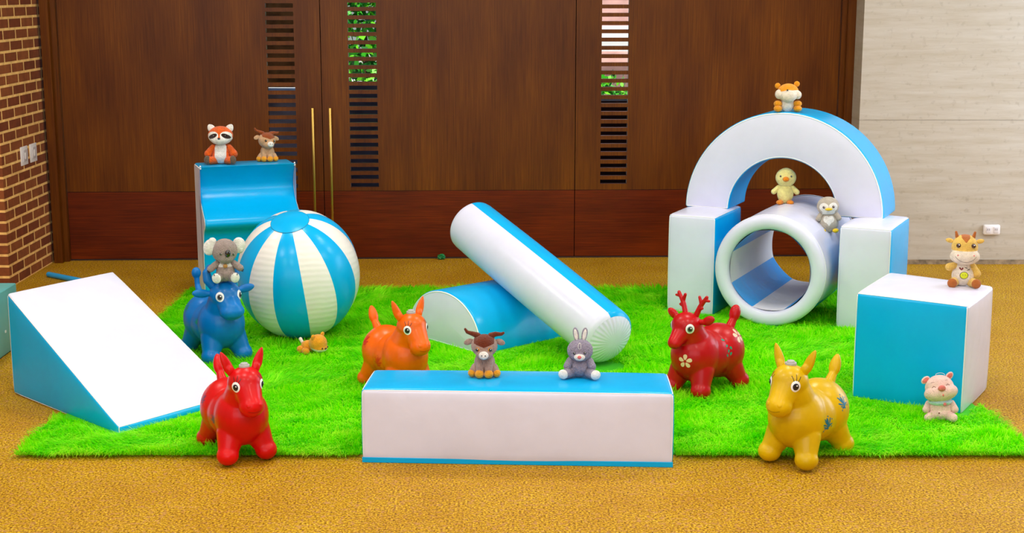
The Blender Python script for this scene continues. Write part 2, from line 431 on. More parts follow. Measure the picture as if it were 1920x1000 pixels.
def padded(root, bot, top, cols, r=.016, puff=.012, names=None, piping=True):
    """bot/top: 4 corners front-left, front-right, back-right, back-left (world). cols: dict face->(part, mat). Root at origin of bot centre."""
    B = [Vector(v) for v in bot]; T = [Vector(v) for v in top]
    org = root.matrix_basis.translation if False else Vector(root.location)
    W_ = ((B[1] - B[0]).length + (B[2] - B[3]).length) / 4; D_ = ((B[3] - B[0]).length + (B[2] - B[1]).length) / 4
    H_ = sum((T[i] - B[i]).length for i in range(4)) / 8; H_ = max(H_, .03)
    rr = min(r, W_ * .9, D_ * .9, H_ * .9); hx = Vector((W_, D_, H_))

    def mapp(p):
        inner = Vector([max(-(hx[i] - rr), min(hx[i] - rr, p[i])) for i in range(3)])
        d = p - inner
        q = inner + d.normalized() * rr if d.length > 1e-9 else p
        u, v, w_ = [(q[i] / hx[i] + 1) / 2 for i in range(3)]
        pf = puff
        a = [max(0, 1 - (q[i] / hx[i]) ** 2) for i in range(3)]
        # puff outward from whichever face this is
        off = Vector((0, 0, 0))
        for i in range(3):
            j, k = (i + 1) % 3, (i + 2) % 3
            off[i] = pf * (a[j] * a[k]) ** .6 * (1 if q[i] > 0 else -1) * max(0, (abs(q[i]) / hx[i] - .9) / .1)
        b0 = B[0].lerp(B[1], u).lerp(B[3].lerp(B[2], u), v); t0 = T[0].lerp(T[1], u).lerp(T[3].lerp(T[2], u), v)
        P = b0.lerp(t0, w_)
        X = (B[1] - B[0]).normalized(); Y = (B[3] - B[0]).normalized(); Z = Vector((0, 0, 1))
        P += X * off[0] + Y * off[1] + (Z * off[2] if off[2] > 0 else Vector((0, 0, 0)))
        P.z = max(P.z, .0)
        return P - org
    spec = {'front': (0, 2, 1, -1), 'back': (0, 2, 1, 1), 'left': (1, 2, 0, -1), 'right': (1, 2, 0, 1), 'top': (0, 1, 2, 1), 'bottom': (0, 1, 2, -1)}
    for f, (i, j, k, sg) in spec.items():
        if f not in cols: continue
        part, mat = cols[f]
        A = face_axis(hx[i], rr); Bx = face_axis(hx[j], rr); V = []; F = []
        for b_ in Bx:
            for a_ in A:
                p = Vector((0, 0, 0)); p[i] = a_; p[j] = b_; p[k] = sg * hx[k]; V.append(mapp(p))
        n = len(A)
        flip = (sg > 0) ^ (k == 1)
        for y in range(len(Bx) - 1):
            for x in range(n - 1):
                q = (y * n + x, y * n + x + 1, (y + 1) * n + x + 1, (y + 1) * n + x)
                F.append(q if flip else q[::-1])
        o = put(part, V, F, mat, root)
        if mat is WHITE: o['label'] = 'white vinyl %s' % part.replace('_', ' ')
        else: o['label'] = 'turquoise blue vinyl %s' % part.replace('_', ' ')
    if piping:
        q = MB()
        for f1 in (0, 1):       # 12 edges
            for (i, j, k) in ((0, 1, 2), (1, 0, 2), (2, 0, 1)):
                for s1 in (-1, 1):
                    s2 = -1 if f1 == 0 else 1
                    pts = []
                    for a_ in np.linspace(-hx[i] + rr * .4, hx[i] - rr * .4, 14):
                        p = Vector((0, 0, 0)); p[i] = a_; p[j] = s1 * hx[j]; p[k] = s2 * hx[k]; pts.append(mapp(p))
                    q.tube(pts, .0022, 5)
        q.build('piping', piping if not isinstance(piping, bool) else PIPE_W, root, True)


def centre(pts): v = sum((Vector(p) for p in pts), Vector()) / len(pts); return (v.x, v.y, 0)


def rect(fl, ang, wd, dp, z=0):
    u = Vector((math.cos(ang), math.sin(ang), 0)); v = Vector((-math.sin(ang), math.cos(ang), 0)); a = Vector((fl[0], fl[1], z))
    return [a, a + u * wd, a + u * wd + v * dp, a + v * dp]


def up(pts, z): return [(p[0], p[1], z) for p in pts]


PW, PC = WHITE, CYAN
# cube on the right
cb = [(1.513, 6.183, 0), (1.920, 5.917, 0), (2.160, 6.322, 0), (1.776, 6.645, 0)]
t = thing('foam_cube', 'large padded foam cube with blue front and white top, at the right', 'foam block', centre(cb))
padded(t, cb, up(cb, .48), dict(front=('front_panel', PC), right=('side_panel', PW), left=('side_panel', PW), back=('back_panel', PC), top=('top_panel', PW), bottom=('base_panel', PC)))
# beam in front
bb = [(-.575, 5.299, 0), (.612, 5.240, 0), (.618, 5.541, 0), (-.553, 5.592, 0)]
t = thing('foam_beam', 'long low padded foam beam with white front and blue top, at the rug front', 'foam block', centre(bb))
bt = up(bb, .291)
padded(t, bb, bt, dict(front=('front_panel', PW), right=('end_panel', PC), left=('end_panel', PC), back=('back_panel', PW), top=('top_panel', PC)), puff=.010)
padded(t, [(p[0] * 1.004, p[1] + (-.004 if i < 2 else .004), 0) for i, p in enumerate(bb)], [(p[0] * 1.004, p[1] + (-.004 if i < 2 else .004), .022) for i, p in enumerate(bb)], dict(front=('base_panel', PC)), r=.004, puff=0, piping=False)
# wedge at the left
wb = [(-1.602, 5.637, 0), (-1.214, 6.121, 0), (-1.903, 6.738, 0), (-2.240, 6.245, 0)]
wt = [(-1.604, 5.641, .03), (-1.217, 6.124, .03), (-1.903, 6.738, .468), (-2.236, 6.235, .468)]
t = thing('foam_wedge', 'padded foam ramp wedge with white slope and blue sides, at the far left', 'foam block', centre(wb))
padded(t, wb, wt, dict(front=('front_edge', PC), right=('side_panel', PC), left=('side_panel', PC), back=('back_panel', PC), top=('slope_panel', PW)), r=.012, puff=.008)
# columns of the arch
RA = math.radians(-26)
u_ = Vector((math.cos(RA), math.sin(RA), 0)); v_ = Vector((-math.sin(RA), math.cos(RA), 0))
HC = .555
cl = rect((.872, 7.915), RA, .27, .48); cr = rect((1.735, 7.515), RA, .27, .48)
for pts, side in ((cl, 'left'), (cr, 'right')):
    t = thing('foam_pillar', 'upright padded foam pillar with white front, under the %s foot of the arch' % side, 'foam block', centre(pts), group='pillars of the arch')
    padded(t, pts, up(pts, HC), dict(front=('front_panel', PW), right=('side_panel', PC), left=('side_panel', PC), back=('back_panel', PW), top=('top_panel', PW), bottom=('base_panel', PC)), piping=PIPE_C if False else True)


# ---- extruded outlines (arch, half cylinder, wave)
def extrude_block(root, prof, depth, r=.012, capfn=None, cap_names=('front_panel', 'back_panel'), capmat=None, bulge=0.0):
    """prof: list of (x, z, partname, mat) closed, clockwise seen from the front; segment k runs from point k to k+1.
    local: x along the width, y depth (0 = front), z up. Returns nothing; makes one mesh per run of equal partname+index."""
    P = [Vector((p[0], p[1])) for p in prof]; n = len(P)
    nor = []
    for i in range(n):
        a = (P[i] - P[i - 1]).normalized(); b = (P[(i + 1) % n] - P[i]).normalized()
        na = Vector((-a.y, a.x)); nb = Vector((-b.y, b.x)); m = (na + nb)
        m = m.normalized() if m.length > 1e-6 else na
        nor.append(m / max(.45, m.dot(na)))
    rows = []
    for k in range(6):
        ph = k / 5 * PI / 2; rows.append((r * (1 - math.cos(ph)), r * (1 - math.sin(ph))))
    mid = [(d, 0) for d in np.linspace(r, depth - r, 12)[1:-1]]
    rows2 = [(y, o) for (y, o) in rows] + mid + [(depth - y, o) for (y, o) in reversed(rows)]

    def pt(i, y, off):
        q = P[i % n] - nor[i % n] * off
        bl = bulge * math.sin(PI * min(1, max(0, y / depth)))
        q = q + nor[i % n] * bl
        return (q.x, y, max(q.y, 0) if root.get('ground') else q.y)
    i = 0; runs = []
    start = 0
    while start < n and prof[start][2] == prof[start - 1][2]: start += 1
    start %= n
    cur = [start]
    for s in range(1, n + 1):
        k = (start + s) % n
        cur.append(start + s)
        if s == n or prof[k][2] != prof[(k - 1) % n][2]:
            runs.append(cur); cur = [start + s]
    for run in runs:
        V = []; F = []; L = len(run)
        for (y, o) in rows2:
            for k in run: V.append(pt(k, y, o))
        for a in range(len(rows2) - 1):
            for b in range(L - 1): F.append((a * L + b, a * L + b + 1, (a + 1) * L + b + 1, (a + 1) * L + b))
        put(prof[run[0] % n][2].split('#')[0], V, F, prof[run[0] % n][3], root)
    for (y, nm, sgn) in ((0, cap_names[0], -1), (depth, cap_names[1], 1)):
        loop = [pt(i, y, r) for i in range(n)]
        if capfn: V, F = capfn(loop, sgn)
        else: V, F = loop, [tuple(range(n))]
        if sgn > 0: F = [f[::-1] for f in F]
        put(nm, V, F, capmat, root, smooth=capfn is not None)
    for y in (r * .3, depth - r * .3):
        q = MB(); q.tube([pt(i, y, r * .72) for i in range(n)], .0048, 6, closed=True)
        q.build('piping', PIPE_W, root, True)


def corner(pts, rad, names):
    """round the sharp corners of a closed polygon; names[k] = name of edge k->k+1"""
    out = []; n = len(pts)
    for i in range(n):
        p = Vector(pts[i]); a = Vector(pts[i - 1]); b = Vector(pts[(i + 1) % n])
        da = (a - p); db = (b - p); r = min(rad, da.length * .45, db.length * .45)
        da.normalize(); db.normalize()
        if da.dot(db) < -.93 or r < .002: out.append((p.x, p.y) + names[i]); continue
        A = p + da * r; B = p + db * r
        for k in range(5):
            s = k / 4; q = (A * (1 - s) + p * s) * (1 - s) + (p * (1 - s) + B * s) * s
            out.append((q.x, q.y) + (names[i - 1] if k < 2 else names[i]))
    return out


# arch
AC = (1.502, 7.934)
t = thing('foam_arch', 'half-ring padded foam arch with white face, bridging the two pillars', 'foam block', (AC[0], AC[1], HC + .004), math.radians(-25.2))
Ro, Ri, AD = .562, .306, .338
pts = []; nm = []
K = 48
for k in range(K + 1):
    a = PI - PI * k / K; pts.append((Ro * math.cos(a), Ro * math.sin(a))); nm.append(('outer_panel', CYAN) if k < K else ('foot_panel', CYAN))
for k in range(K + 1):
    a = PI * k / K; pts.append((Ri * math.cos(a), Ri * math.sin(a))); nm.append(('inner_panel', CYAN) if k < K else ('foot_panel#b', CYAN))


def arch_cap(loop, sg):
    n = len(loop)
    V = []; F = []
    # resample outer and inner by angle
    M_ = 44; R1, R0 = Ro - .012, Ri + .012
    for k in range(M_ + 1):
        a = PI - PI * k / M_
        for j in range(9):
            rr = R1 + (R0 - R1) * j / 8
            pf = .010 * (math.sin(PI * j / 8) ** .6) * (min(1, 6 * math.sin(a) + .12))
            x, z = rr * math.cos(a), rr * math.sin(a)
            z = max(z, .010)
            V.append((x, loop[0][1] + sg * pf, z))
    for k in range(M_):
        for j in range(8):
            a = k * 9 + j; F.append((a, a + 9, a + 10, a + 1))
    return V, F


prof = corner(pts, .014, nm)
extrude_block(t, [(p[0], p[1], p[2], p[3]) for p in prof], AD, .012, arch_cap, capmat=WHITE)

# half cylinder
t = thing('foam_half_cylinder', 'blue padded foam half cylinder with white end, lying under the leaning log', 'foam block', (-.349, 7.156, 0), math.radians(-48.6))
t['ground'] = 1
HR, HL = .300, .60
pts = []; nm = []
for k in range(41):
    a = PI - PI * k / 40; pts.append((HR * math.cos(a), .280 * math.sin(a) ** .9 if math.sin(a) > 0 else 0)); nm.append(('curved_panel', CYAN) if k < 40 else ('base_panel', CYAN))


def fan_cap(loop, sg):
    c = Vector((0, 0, 0))
    for p in loop: c += Vector(p)
    c /= len(loop); V = []; F = []; n = len(loop); R_ = 8
    for j in range(R_):
        s = 1 - j / R_
        for p in loop:
            q = c + (Vector(p) - c) * s; q.y += sg * .012 * (1 - s * s); V.append(q)
    V.append(c + Vector((0, sg * .012, 0)))
    for j in range(R_ - 1):
        for k in range(n): F.append((j * n + k, j * n + (k + 1) % n, (j + 1) * n + (k + 1) % n, (j + 1) * n + k))
    j = R_ - 1
    for k in range(n): F.append((j * n + k, j * n + (k + 1) % n, len(V) - 1))
    return V, F


extrude_block(t, corner(pts, .02, nm), HL, .012, fan_cap, cap_names=('end_panel', 'end_panel'), capmat=WHITE)

# wave block (profile in depth/height, extruded along its width)
t = thing('foam_wave_block', 'tall foam block with wavy blue front and white sides, behind the striped ball', 'foam block', (-1.775, 8.395, 0), math.radians(20 + 90))
# local x = depth towards the back is +x -> after the 110 degree turn local x points to the back, local y points to the left
WAVE = [(.245, 0), (.255, .15), (.265, .30), (.28, .38), (.30, .42), (.345, .45), (.36, .475), (.345, .505), (.30, .535), (.245, .57), (.20, .61), (.175, .66), (.185, .71), (.215, .76), (.24, .79)]
dense = []
cv = [Vector(p) for p in WAVE]
for i in range(len(cv) - 1):
    p0 = cv[max(0, i - 1)]; p1 = cv[i]; p2 = cv[i + 1]; p3 = cv[min(len(cv) - 1, i + 2)]
    for k in range(4):
        s = k / 4; dense.append(.5 * ((2 * p1) + (p2 - p0) * s + (2 * p0 - 5 * p1 + 4 * p2 - p3) * s * s + (3 * p1 - p0 - 3 * p2 + p3) * s ** 3))
dense.append(cv[-1])
pts = []; nm = []
for k, p in enumerate(dense):                       # front surface upwards at x = -depth
    pts.append((-p.x, p.y)); nm.append(('wavy_front_panel', CYAN) if k < len(dense) - 1 else ('top_panel', CYAN))
pts.append((0, .79)); nm.append(('back_panel', CYAN)); pts.append((0, 0)); nm.append(('base_panel', CYAN))
t['ground'] = 1
extrude_block(t, corner(pts, .022, nm), .55, .014, None, cap_names=('side_panel', 'side_panel'), capmat=WHITE)
# extrusion runs along local +y; the local origin is its right-hand back corner, so shift the block to the right
t.location = (-1.855 + .55 * math.cos(math.radians(20)), 8.36 + .55 * math.sin(math.radians(20)), 0)

# ---- striped ball
BC = Vector((-1.104, 7.31, .336)); BR = .312
t = thing('striped_ball', 'big round ball with blue and white stripes, in front of the wave block', 'ball', (BC.x, BC.y, 0))
rotb = Euler((math.radians(23), math.radians(-4), 0)).to_matrix()
NG = 12; capang = math.radians(17.5)


def ballp(th, ph, gore=None):
    s = math.sin(th); rr = BR
    if gore is not None:
        uu = gore; rr = BR * (1 + .012 * (1 - (2 * uu - 1) ** 2) * s)
    p = rotb @ Vector((rr * s * math.cos(ph), rr * s * math.sin(ph), rr * math.cos(th)))
    return (p.x, p.y, p.z * 1.07 + .336)


BALLW = vinyl('ball_white_vinyl', (238, 232, 226), .28, .2)
_nt = BALLW.node_tree; _b = _nt.nodes['Principled BSDF']
_tc = N(_nt, 'ShaderNodeTexCoord'); _wv = N(_nt, 'ShaderNodeTexWave', Scale=11.0, Distortion=2.5); _wv.bands_direction = 'Z'; _wv.inputs['Detail'].default_value = 2
_nt.links.new(_tc.outputs['Object'], _wv.inputs['Vector'])
_bp = N(_nt, 'ShaderNodeBump', Strength=.12, Distance=.006); _nt.links.new(_wv.outputs[0], _bp.inputs['Height']); _nt.links.new(_bp.outputs[0], _b.inputs['Normal'])
ph0 = math.radians(-90 - 2)
for g in range(NG):
    V = []; F = []; NT, NP = 40, 8
    for i in range(NT + 1):
        th = capang + (PI - 2 * capang) * i / NT
        for j in range(NP + 1):
            V.append(ballp(th, ph0 + (g - .5 + j / NP) * 2 * PI / NG, j / NP))
    for i in range(NT):
        for j in range(NP):
            a = i * (NP + 1) + j; F.append((a, a + NP + 1, a + NP + 2, a + 1))
    o = put('stripe_panel', V, F, CYAN if g % 2 == 0 else BALLW, t); o['label'] = ('turquoise blue' if g % 2 == 0 else 'white') + ' stripe of the ball'
for sgn in (0, 1):
    V = []; F = []; NR = 8; NA = 48
    for i in range(NR + 1):
        th = (capang + .01) * i / NR
        for j in range(NA):
            V.append(ballp(th if sgn == 0 else PI - th, 2 * PI * j / NA))
    V = [tuple(Vector(v) + (Vector(v) - Vector((0, 0, .336))).normalized() * .0022) for v in V]
    for i in range(NR):
        for j in range(NA):
            q = (i * NA + j, (i + 1) * NA + j, (i + 1) * NA + (j + 1) % NA, i * NA + (j + 1) % NA); F.append(q if sgn == 0 else q[::-1])
    q = MB(); q.tube([V[NR * NA + j] for j in range(NA)], .0016, 5, closed=True); q.build('cap_seam', PIPE_C, t, True)
    o = put('cap_panel', V, F, CYAN, t); o['label'] = 'round turquoise blue cap of the ball'

# ---- leaning log
L0 = Vector((.468, 6.67, .150)); L1 = Vector((-.222, 7.635, .545)); LR = .142
t = thing('foam_log', 'long white and blue padded foam cylinder leaning on the half cylinder', 'foam block', tuple(L0))
ax = (L1 - L0); LL = ax.length; ax.normalize()
sx_ = Vector((0, 0, 1)); ux = (sx_ - ax * sx_.dot(ax)).normalized(); uy = ax.cross(ux)     # ux = 'up' of the log
NA = 64
# the blue stripe lies on the upper far side
for (a0, a1, mat, nm_) in ((-14, 166, CYAN, 'side_panel'), (166, 346, WHITE, 'side_panel')):
    V = []; F = []; ang = np.linspace(math.radians(a0), math.radians(a1), 33)
    ss = [0, .006, .012, .02] + list(np.linspace(.04, LL - .04, 14)) + [LL - .02, LL - .012, LL - .006, LL]
    for s in ss:
        e = min(s, LL - s); rr = LR - .018 * max(0, 1 - e / .03) ** 2 + .004 * math.sin(PI * s / LL)
        for a in ang:
            p = ax * s + (ux * math.cos(a) + uy * math.sin(a)) * rr; V.append(p)
    n = len(ang)
    for i in range(len(ss) - 1):
        for j in range(n - 1): F.append((i * n + j, i * n + j + 1, (i + 1) * n + j + 1, (i + 1) * n + j))
    o = put(nm_, V, F, mat, t); o['label'] = ('white' if mat is WHITE else 'turquoise blue') + ' vinyl side of the log'
for (s, sg) in ((0, -1), (LL, 1)):
    V = []; F = []; NR = 12; NQ = 120
    for i in range(NR + 1):
        q = i / NR; rad = (LR - .018) * q
        for j in range(NQ):
            a = 2 * PI * j / NQ
            bul = .034 * (1 - q ** 2.6) + .0035 * math.sin(a * 30) * q ** 3 * (1 if i < NR else .2)
            V.append(ax * (s + sg * bul) + (ux * math.cos(a) + uy * math.sin(a)) * rad)
    for i in range(NR):
        for j in range(NQ):
            f = (i * NQ + j, i * NQ + (j + 1) % NQ, (i + 1) * NQ + (j + 1) % NQ, (i + 1) * NQ + j); F.append(f if sg > 0 else f[::-1])
    o = put('end_cap', V, F, WHITE, t); o['label'] = 'white pleated end cap'

# ---- tunnel ring
RC = (1.368, 7.545)
t = thing('foam_tunnel', 'hollow white and blue padded foam tunnel lying between the arch pillars', 'foam block', (RC[0], RC[1], .304), math.radians(-25.5))
TL = .90; RO, RI = .302, .224
WIN = vinyl('tunnel_lining_white', (236, 234, 240), .3, .5); CIN = vinyl('tunnel_lining_blue', (0, 160, 245), .3, .5)


def tun(a, rr, y): return (rr * math.sin(a), y, rr * math.cos(a))      # a measured from the top, clockwise seen from the front


inner_b = [-22, 23, 67, 112, 158, 203, 248, 293, 338]
for k in range(8):
    a = np.radians(np.linspace(inner_b[k], inner_b[k + 1], 10)); V = []; F = []
    ys = np.linspace(.03, TL - .03, 14)
    for y in ys:
        for q, x in enumerate(a):
            V.append(tun(x, RI - .006 * math.sin(PI * q / 9), y))
    for i in range(13):
        for j in range(9): F.append((i * 10 + j, (i + 1) * 10 + j, (i + 1) * 10 + j + 1, i * 10 + j + 1))
    o = put('inner_panel', V, F, WIN if k % 2 == 0 else CIN, t); o['label'] = ('white' if k % 2 == 0 else 'turquoise blue') + ' lining panel'
outer_b = [-32, 46, 124, 165, 210, 250, 290, 328]
ocol = [WHITE, WHITE, CYAN, WHITE, CYAN, WHITE, CYAN]
for k in range(7):
    m_ = 14
    a = np.radians(np.linspace(outer_b[k], outer_b[k + 1], m_)); V = []; F = []
    ys = np.linspace(.035, TL - .035, 14)
    for y in ys:
        for x in a: V.append(tun(x, RO - .004 + .006 * math.sin(PI * y / TL), y))
    for i in range(13):
        for j in range(m_ - 1): F.append((i * m_ + j, i * m_ + j + 1, (i + 1) * m_ + j + 1, (i + 1) * m_ + j))
    o = put('outer_panel', V, F, ocol[k], t); o['label'] = ('white' if ocol[k] is WHITE else 'turquoise blue') + ' outer panel'
for (yc, sg) in ((.038, -1), (TL - .038, 1)):
    V = []; F = []; NA = 72; prof = []
    rm = (RO + RI) / 2; rw = (RO - RI) / 2
    for i in range(17):
        ph = -PI / 2 + PI * i / 16          # from inner to outer over the rounded front
        prof.append((rm + rw * math.sin(ph) * 1.0, yc + sg * .040 * abs(math.cos(ph)) ** .7))
    prof = [(RI - .0005, yc + .006 * -sg)] + prof + [(RO + .0008, yc - .006 * sg)]
    for j in range(NA):
        for (rr, y) in prof: V.append(tun(2 * PI * j / NA, rr, y))
    n = len(prof)
    for j in range(NA):
        for i in range(n - 1):
            f = (j * n + i, j * n + i + 1, ((j + 1) % NA) * n + i + 1, ((j + 1) % NA) * n + i); F.append(f[::-1] if sg > 0 else f)
    put('end_ring', V, F, WHITE, t)
for y in (.040, TL - .040):
    q = MB(); q.tube([tun(2 * PI * j / 72, RO, y) for j in range(72)], .0022, 5, closed=True)
    q.build('piping', PIPE_W, t, True)

# ---- blue box and stick at the far left
TEALBOX = plain('teal_painted_box', (96, 176, 176), .45, var=.08)
t = thing('storage_box', 'pale teal box cut by the left edge, behind the foam wedge', 'box', (-2.78, 6.80, 0))
o = box_obj('box_body', -.27, .27, -.34, .34, .004, .325, TEALBOX, t, .006)
q = MB()
for (yy, zz) in ((.06, .22), (.14, .12)):
    q = MB(); q.box(.2685, .274, yy - .006, yy + .006, zz - .006, zz + .006)
    q.build('rivet', plain('rivet_white', (230, 235, 235), .3), t)
q = MB(); q.box(-.265, .265, -.335, .335, 0, .008); q.build('base_edge', plain('box_base_dark', (20, 30, 36), .6), t)
q = MB()
pa, pb = Vector((-2.925, 8.90, .017)), Vector((-2.56, 8.62, .017))
q.tube([pa + (pb - pa) * s for s in (0, .004, .012, .03, .5, 1)], [.010, .0145, .0165, .017, .017, .017], 16)
tag(q.build('plastic_tube', plain('sky_blue_plastic', (40, 160, 226), .35), smooth=True), 'thin sky blue plastic tube on the carpet behind the wedge', 'tube')
# crumpled green scrap at the foot of the doors
V = []; F = []; bm = bmesh.new(); bmesh.ops.create_icosphere(bm, subdivisions=3, radius=1)
for v in bm.verts:
    d = 1 + .22 * math.sin(9 * v.co.x + 4 * v.co.z) * math.cos(7 * v.co.y) + rng.uniform(-.12, .12)
    v.co = Vector((v.co.x * .026 * d, v.co.y * .018 * d, v.co.z * .019 * d + .019)); v.co.z = max(0, v.co.z)
me = bpy.data.meshes.new('litter'); bm.to_mesh(me); bm.free(); me.materials.append(plain('green_foil', (10, 120, 60), .3))
o = bpy.data.objects.new('crumpled_wrapper', me); C.objects.link(o); o.location = (-.472, 9.49, 0)
tag(o, 'small crumpled green wrapper on the carpet at the foot of the doors', 'wrapper')


# ------------------------------------------------------------------ blob modelling
def sph(c, r, rot=(0, 0, 0), taper=0, nu=28, nv=18):
    V = []; F = []; R_ = Euler([math.radians(a) for a in rot]).to_matrix()
    r = (r, r, r) if not isinstance(r, (tuple, list)) else r
    for i in range(nv + 1):
        th = PI * i / nv
        for j in range(nu):
            ph = 2 * PI * j / nu; z = math.cos(th); k = 1 - taper * z
            V.append(Vector(c) + R_ @ Vector((r[0] * math.sin(th) * math.cos(ph) * k, r[1] * math.sin(th) * math.sin(ph) * k, r[2] * z)))
    for i in range(nv):
        for j in range(nu):
            F.append((i * nu + j, (i + 1) * nu + j, (i + 1) * nu + (j + 1) % nu, i * nu + (j + 1) % nu))
    return V, F


def caps(p0, p1, r0, r1, n=22):
    p0 = Vector(p0); p1 = Vector(p1); a = (p1 - p0); L = a.length; a.normalize(); u = a.orthogonal().normalized(); v = a.cross(u)
    rows = [(-r0 * math.cos(t), r0 * math.sin(t)) for t in np.linspace(0.02, PI / 2, 7)] + [(L * s, r0 + (r1 - r0) * s) for s in (.2, .4, .6, .8)] + \
        [(L + r1 * math.sin(t), r1 * math.cos(t)) for t in np.linspace(0, PI / 2 - .02, 7)]
    V = []; F = []
    for (s, r) in rows:
        for j in range(n): V.append(p0 + a * s + (u * math.cos(2 * PI * j / n) + v * math.sin(2 * PI * j / n)) * r)
    for i in range(len(rows) - 1):
        for j in range(n): F.append((i * n + j, i * n + (j + 1) % n, (i + 1) * n + (j + 1) % n, (i + 1) * n + j))
    F.append(tuple(range(n - 1, -1, -1))); F.append(tuple((len(rows) - 1) * n + j for j in range(n)))
    return V, F


def prim(p, s):
    if p[0] == 'e':
        c = [v * s for v in p[1]]; r = [v * s for v in (p[2] if isinstance(p[2], (tuple, list)) else (p[2],) * 3)]
        return sph(c, r, p[3] if len(p) > 3 else (0, 0, 0), p[4] if len(p) > 4 else 0)
    return caps([v * s for v in p[1]], [v * s for v in p[2]], p[3] * s, p[4] * s)


def blob(prims, s=1, vox=.004, it=8, fluff=0):
    V = []; F = []
    for p in prims:
        a, b = prim(p, s); k = len(V); V += a; F += [tuple(i + k for i in f) for f in b]
    me = bpy.data.meshes.new('tmp'); me.from_pydata([tuple(v) for v in V], [], F)
    o = bpy.data.objects.new('tmp', me); C.objects.link(o)
    m = o.modifiers.new('r', 'REMESH'); m.mode = 'VOXEL'; m.voxel_size = vox
    m = o.modifiers.new('s', 'SMOOTH'); m.factor = .5; m.iterations = it
    dg = bpy.context.evaluated_depsgraph_get(); e = o.evaluated_get(dg)
    out = bpy.data.meshes.new_from_object(e)
    bpy.data.objects.remove(o); bpy.data.meshes.remove(me)
    n = len(out.vertices); co = np.empty(n * 3); out.vertices.foreach_get('co', co)
    if fluff:
        no = np.empty(n * 3); out.vertices.foreach_get('normal', no)
        co += no * np.repeat(rng.uniform(-1, 1, n), 3) * fluff; out.vertices.foreach_set('co', co)
    out.polygons.foreach_set('use_smooth', [True] * len(out.polygons)); out.update()
    return out


def part(parent, name, prims, mats, s=1, vox=None, it=8, loc=(0, 0, 0), rot=(0, 0, 0), paint=None, fluff=0, label=None):
    """one mesh part; several prims are fused into one skin. paint: list of (material slot, test(x, y, z)) in unit coordinates"""
    if not isinstance(mats, (list, tuple)): mats = [mats]
    if len(prims) == 1 and not paint and not fluff:
        V, F = prim(prims[0], s); me = bpy.data.meshes.new(name); me.from_pydata([tuple(v) for v in V], [], F)
        bm = bmesh.new(); bm.from_mesh(me); bmesh.ops.remove_doubles(bm, verts=bm.verts, dist=1e-6); bmesh.ops.recalc_face_normals(bm, faces=bm.faces); bm.to_mesh(me); bm.free()
        me.polygons.foreach_set('use_smooth', [True] * len(me.polygons))
    else:
        me = blob(prims, s, vox or .0022, it, fluff)
    me.name = name
    for m in mats: me.materials.append(m)
    if paint:
        idx = []
        for p in me.polygons:
            c = p.center / s; k = 0
            for (slot, fn) in paint:
                if fn(c.x, c.y, c.z): k = slot
            idx.append(k)
        me.polygons.foreach_set('material_index', idx)
    o = bpy.data.objects.new(name, me); C.objects.link(o); o.parent = parent
    o.location = [v * s for v in loc]; o.rotation_euler = [math.radians(a) for a in rot]
    if label: o['label'] = label
    return o


def bvh_of(*objs):
    V = []; F = []
    for o in objs:
        k = len(V); V += [v.co.copy() for v in o.data.vertices]; F += [tuple(i + k for i in p.vertices) for p in o.data.polygons]
    return BVHTree.FromPolygons(V, F)


def decal(bvh, o, d, upv, outline, eps=.0006, rings=4, dome=0, far=.3):
    """project a 2-D outline (right, up) seen along direction d through point o onto a surface"""
    d = Vector(d).normalized(); upv = Vector(upv); r = d.cross(upv).normalized(); u = r.cross(d).normalized(); o = Vector(o)
    cx = sum(p[0] for p in outline) / len(outline); cy = sum(p[1] for p in outline) / len(outline)
    V = []; F = []; n = len(outline)
    for k in range(rings + 1):
        s = 1 - k / rings
        for p in (outline if k < rings else [(cx, cy)]):
            x = cx + (p[0] - cx) * s; y = cy + (p[1] - cy) * s
            q = o + r * x + u * y - d * far
            hit, nn, _, _ = bvh.ray_cast(q, d)
            if hit is None: hit, nn, _, _ = bvh.find_nearest(o + r * x + u * y)
            V.append(hit + (-d) * (eps + dome * (1 - s * s)))
    for k in range(rings - 1):
        for j in range(n): F.append((k * n + j, k * n + (j + 1) % n, (k + 1) * n + (j + 1) % n, (k + 1) * n + j))
    k = rings - 1
    for j in range(n): F.append((k * n + j, k * n + (j + 1) % n, rings * n))
    return V, F


def circ(r, n=24, sx=1, cx=0, cy=0, rot=0):
    out = []
    for i in range(n):
        a = 2 * PI * i / n; x, y = r * sx * math.cos(a), r * math.sin(a)
        c, s = math.cos(rot), math.sin(rot); out.append((cx + x * c - y * s, cy + x * s + y * c))
    return out


def stroke(pts, wd):
    """ribbon outline pieces (quads) along a 2-D polyline"""
    out = []
    for a, b in zip(pts[:-1], pts[1:]):
        a = Vector(a); b = Vector(b); t = (b - a).normalized(); n = Vector((-t.y, t.x)) * wd / 2; e = t * wd * .2
        out.append([tuple(a - e + n), tuple(a - e - n), tuple(b + e - n), tuple(b + e + n)])
    return out


def leafshape(cx, cy, ln, wd, ang, n=12):
    out = []
    for i in range(n):
        t = 2 * PI * i / n; x = math.cos(t) * ln / 2; y = math.sin(t) * wd / 2 * (1 + .35 * math.cos(t))
        c, s = math.cos(ang), math.sin(ang); out.append((cx + x * c - y * s, cy + x * s + y * c))
    return out


def decals(parent, name, bvh, o, d, items, mats, label=None, upv=(0, 0, 1), far=.3):
    q = MB()
    for it_ in items:
        outline, mi = it_[0], it_[1]; eps = it_[2] if len(it_) > 2 else .0006; dome = it_[3] if len(it_) > 3 else 0
        V, F = decal(bvh, o, d, upv, outline, eps, 4 if len(outline) > 4 else 2, dome, far); q.add(V, F, mi)
    ob = q.build(name, mats, parent, True)
    if label: ob['label'] = label
    return ob


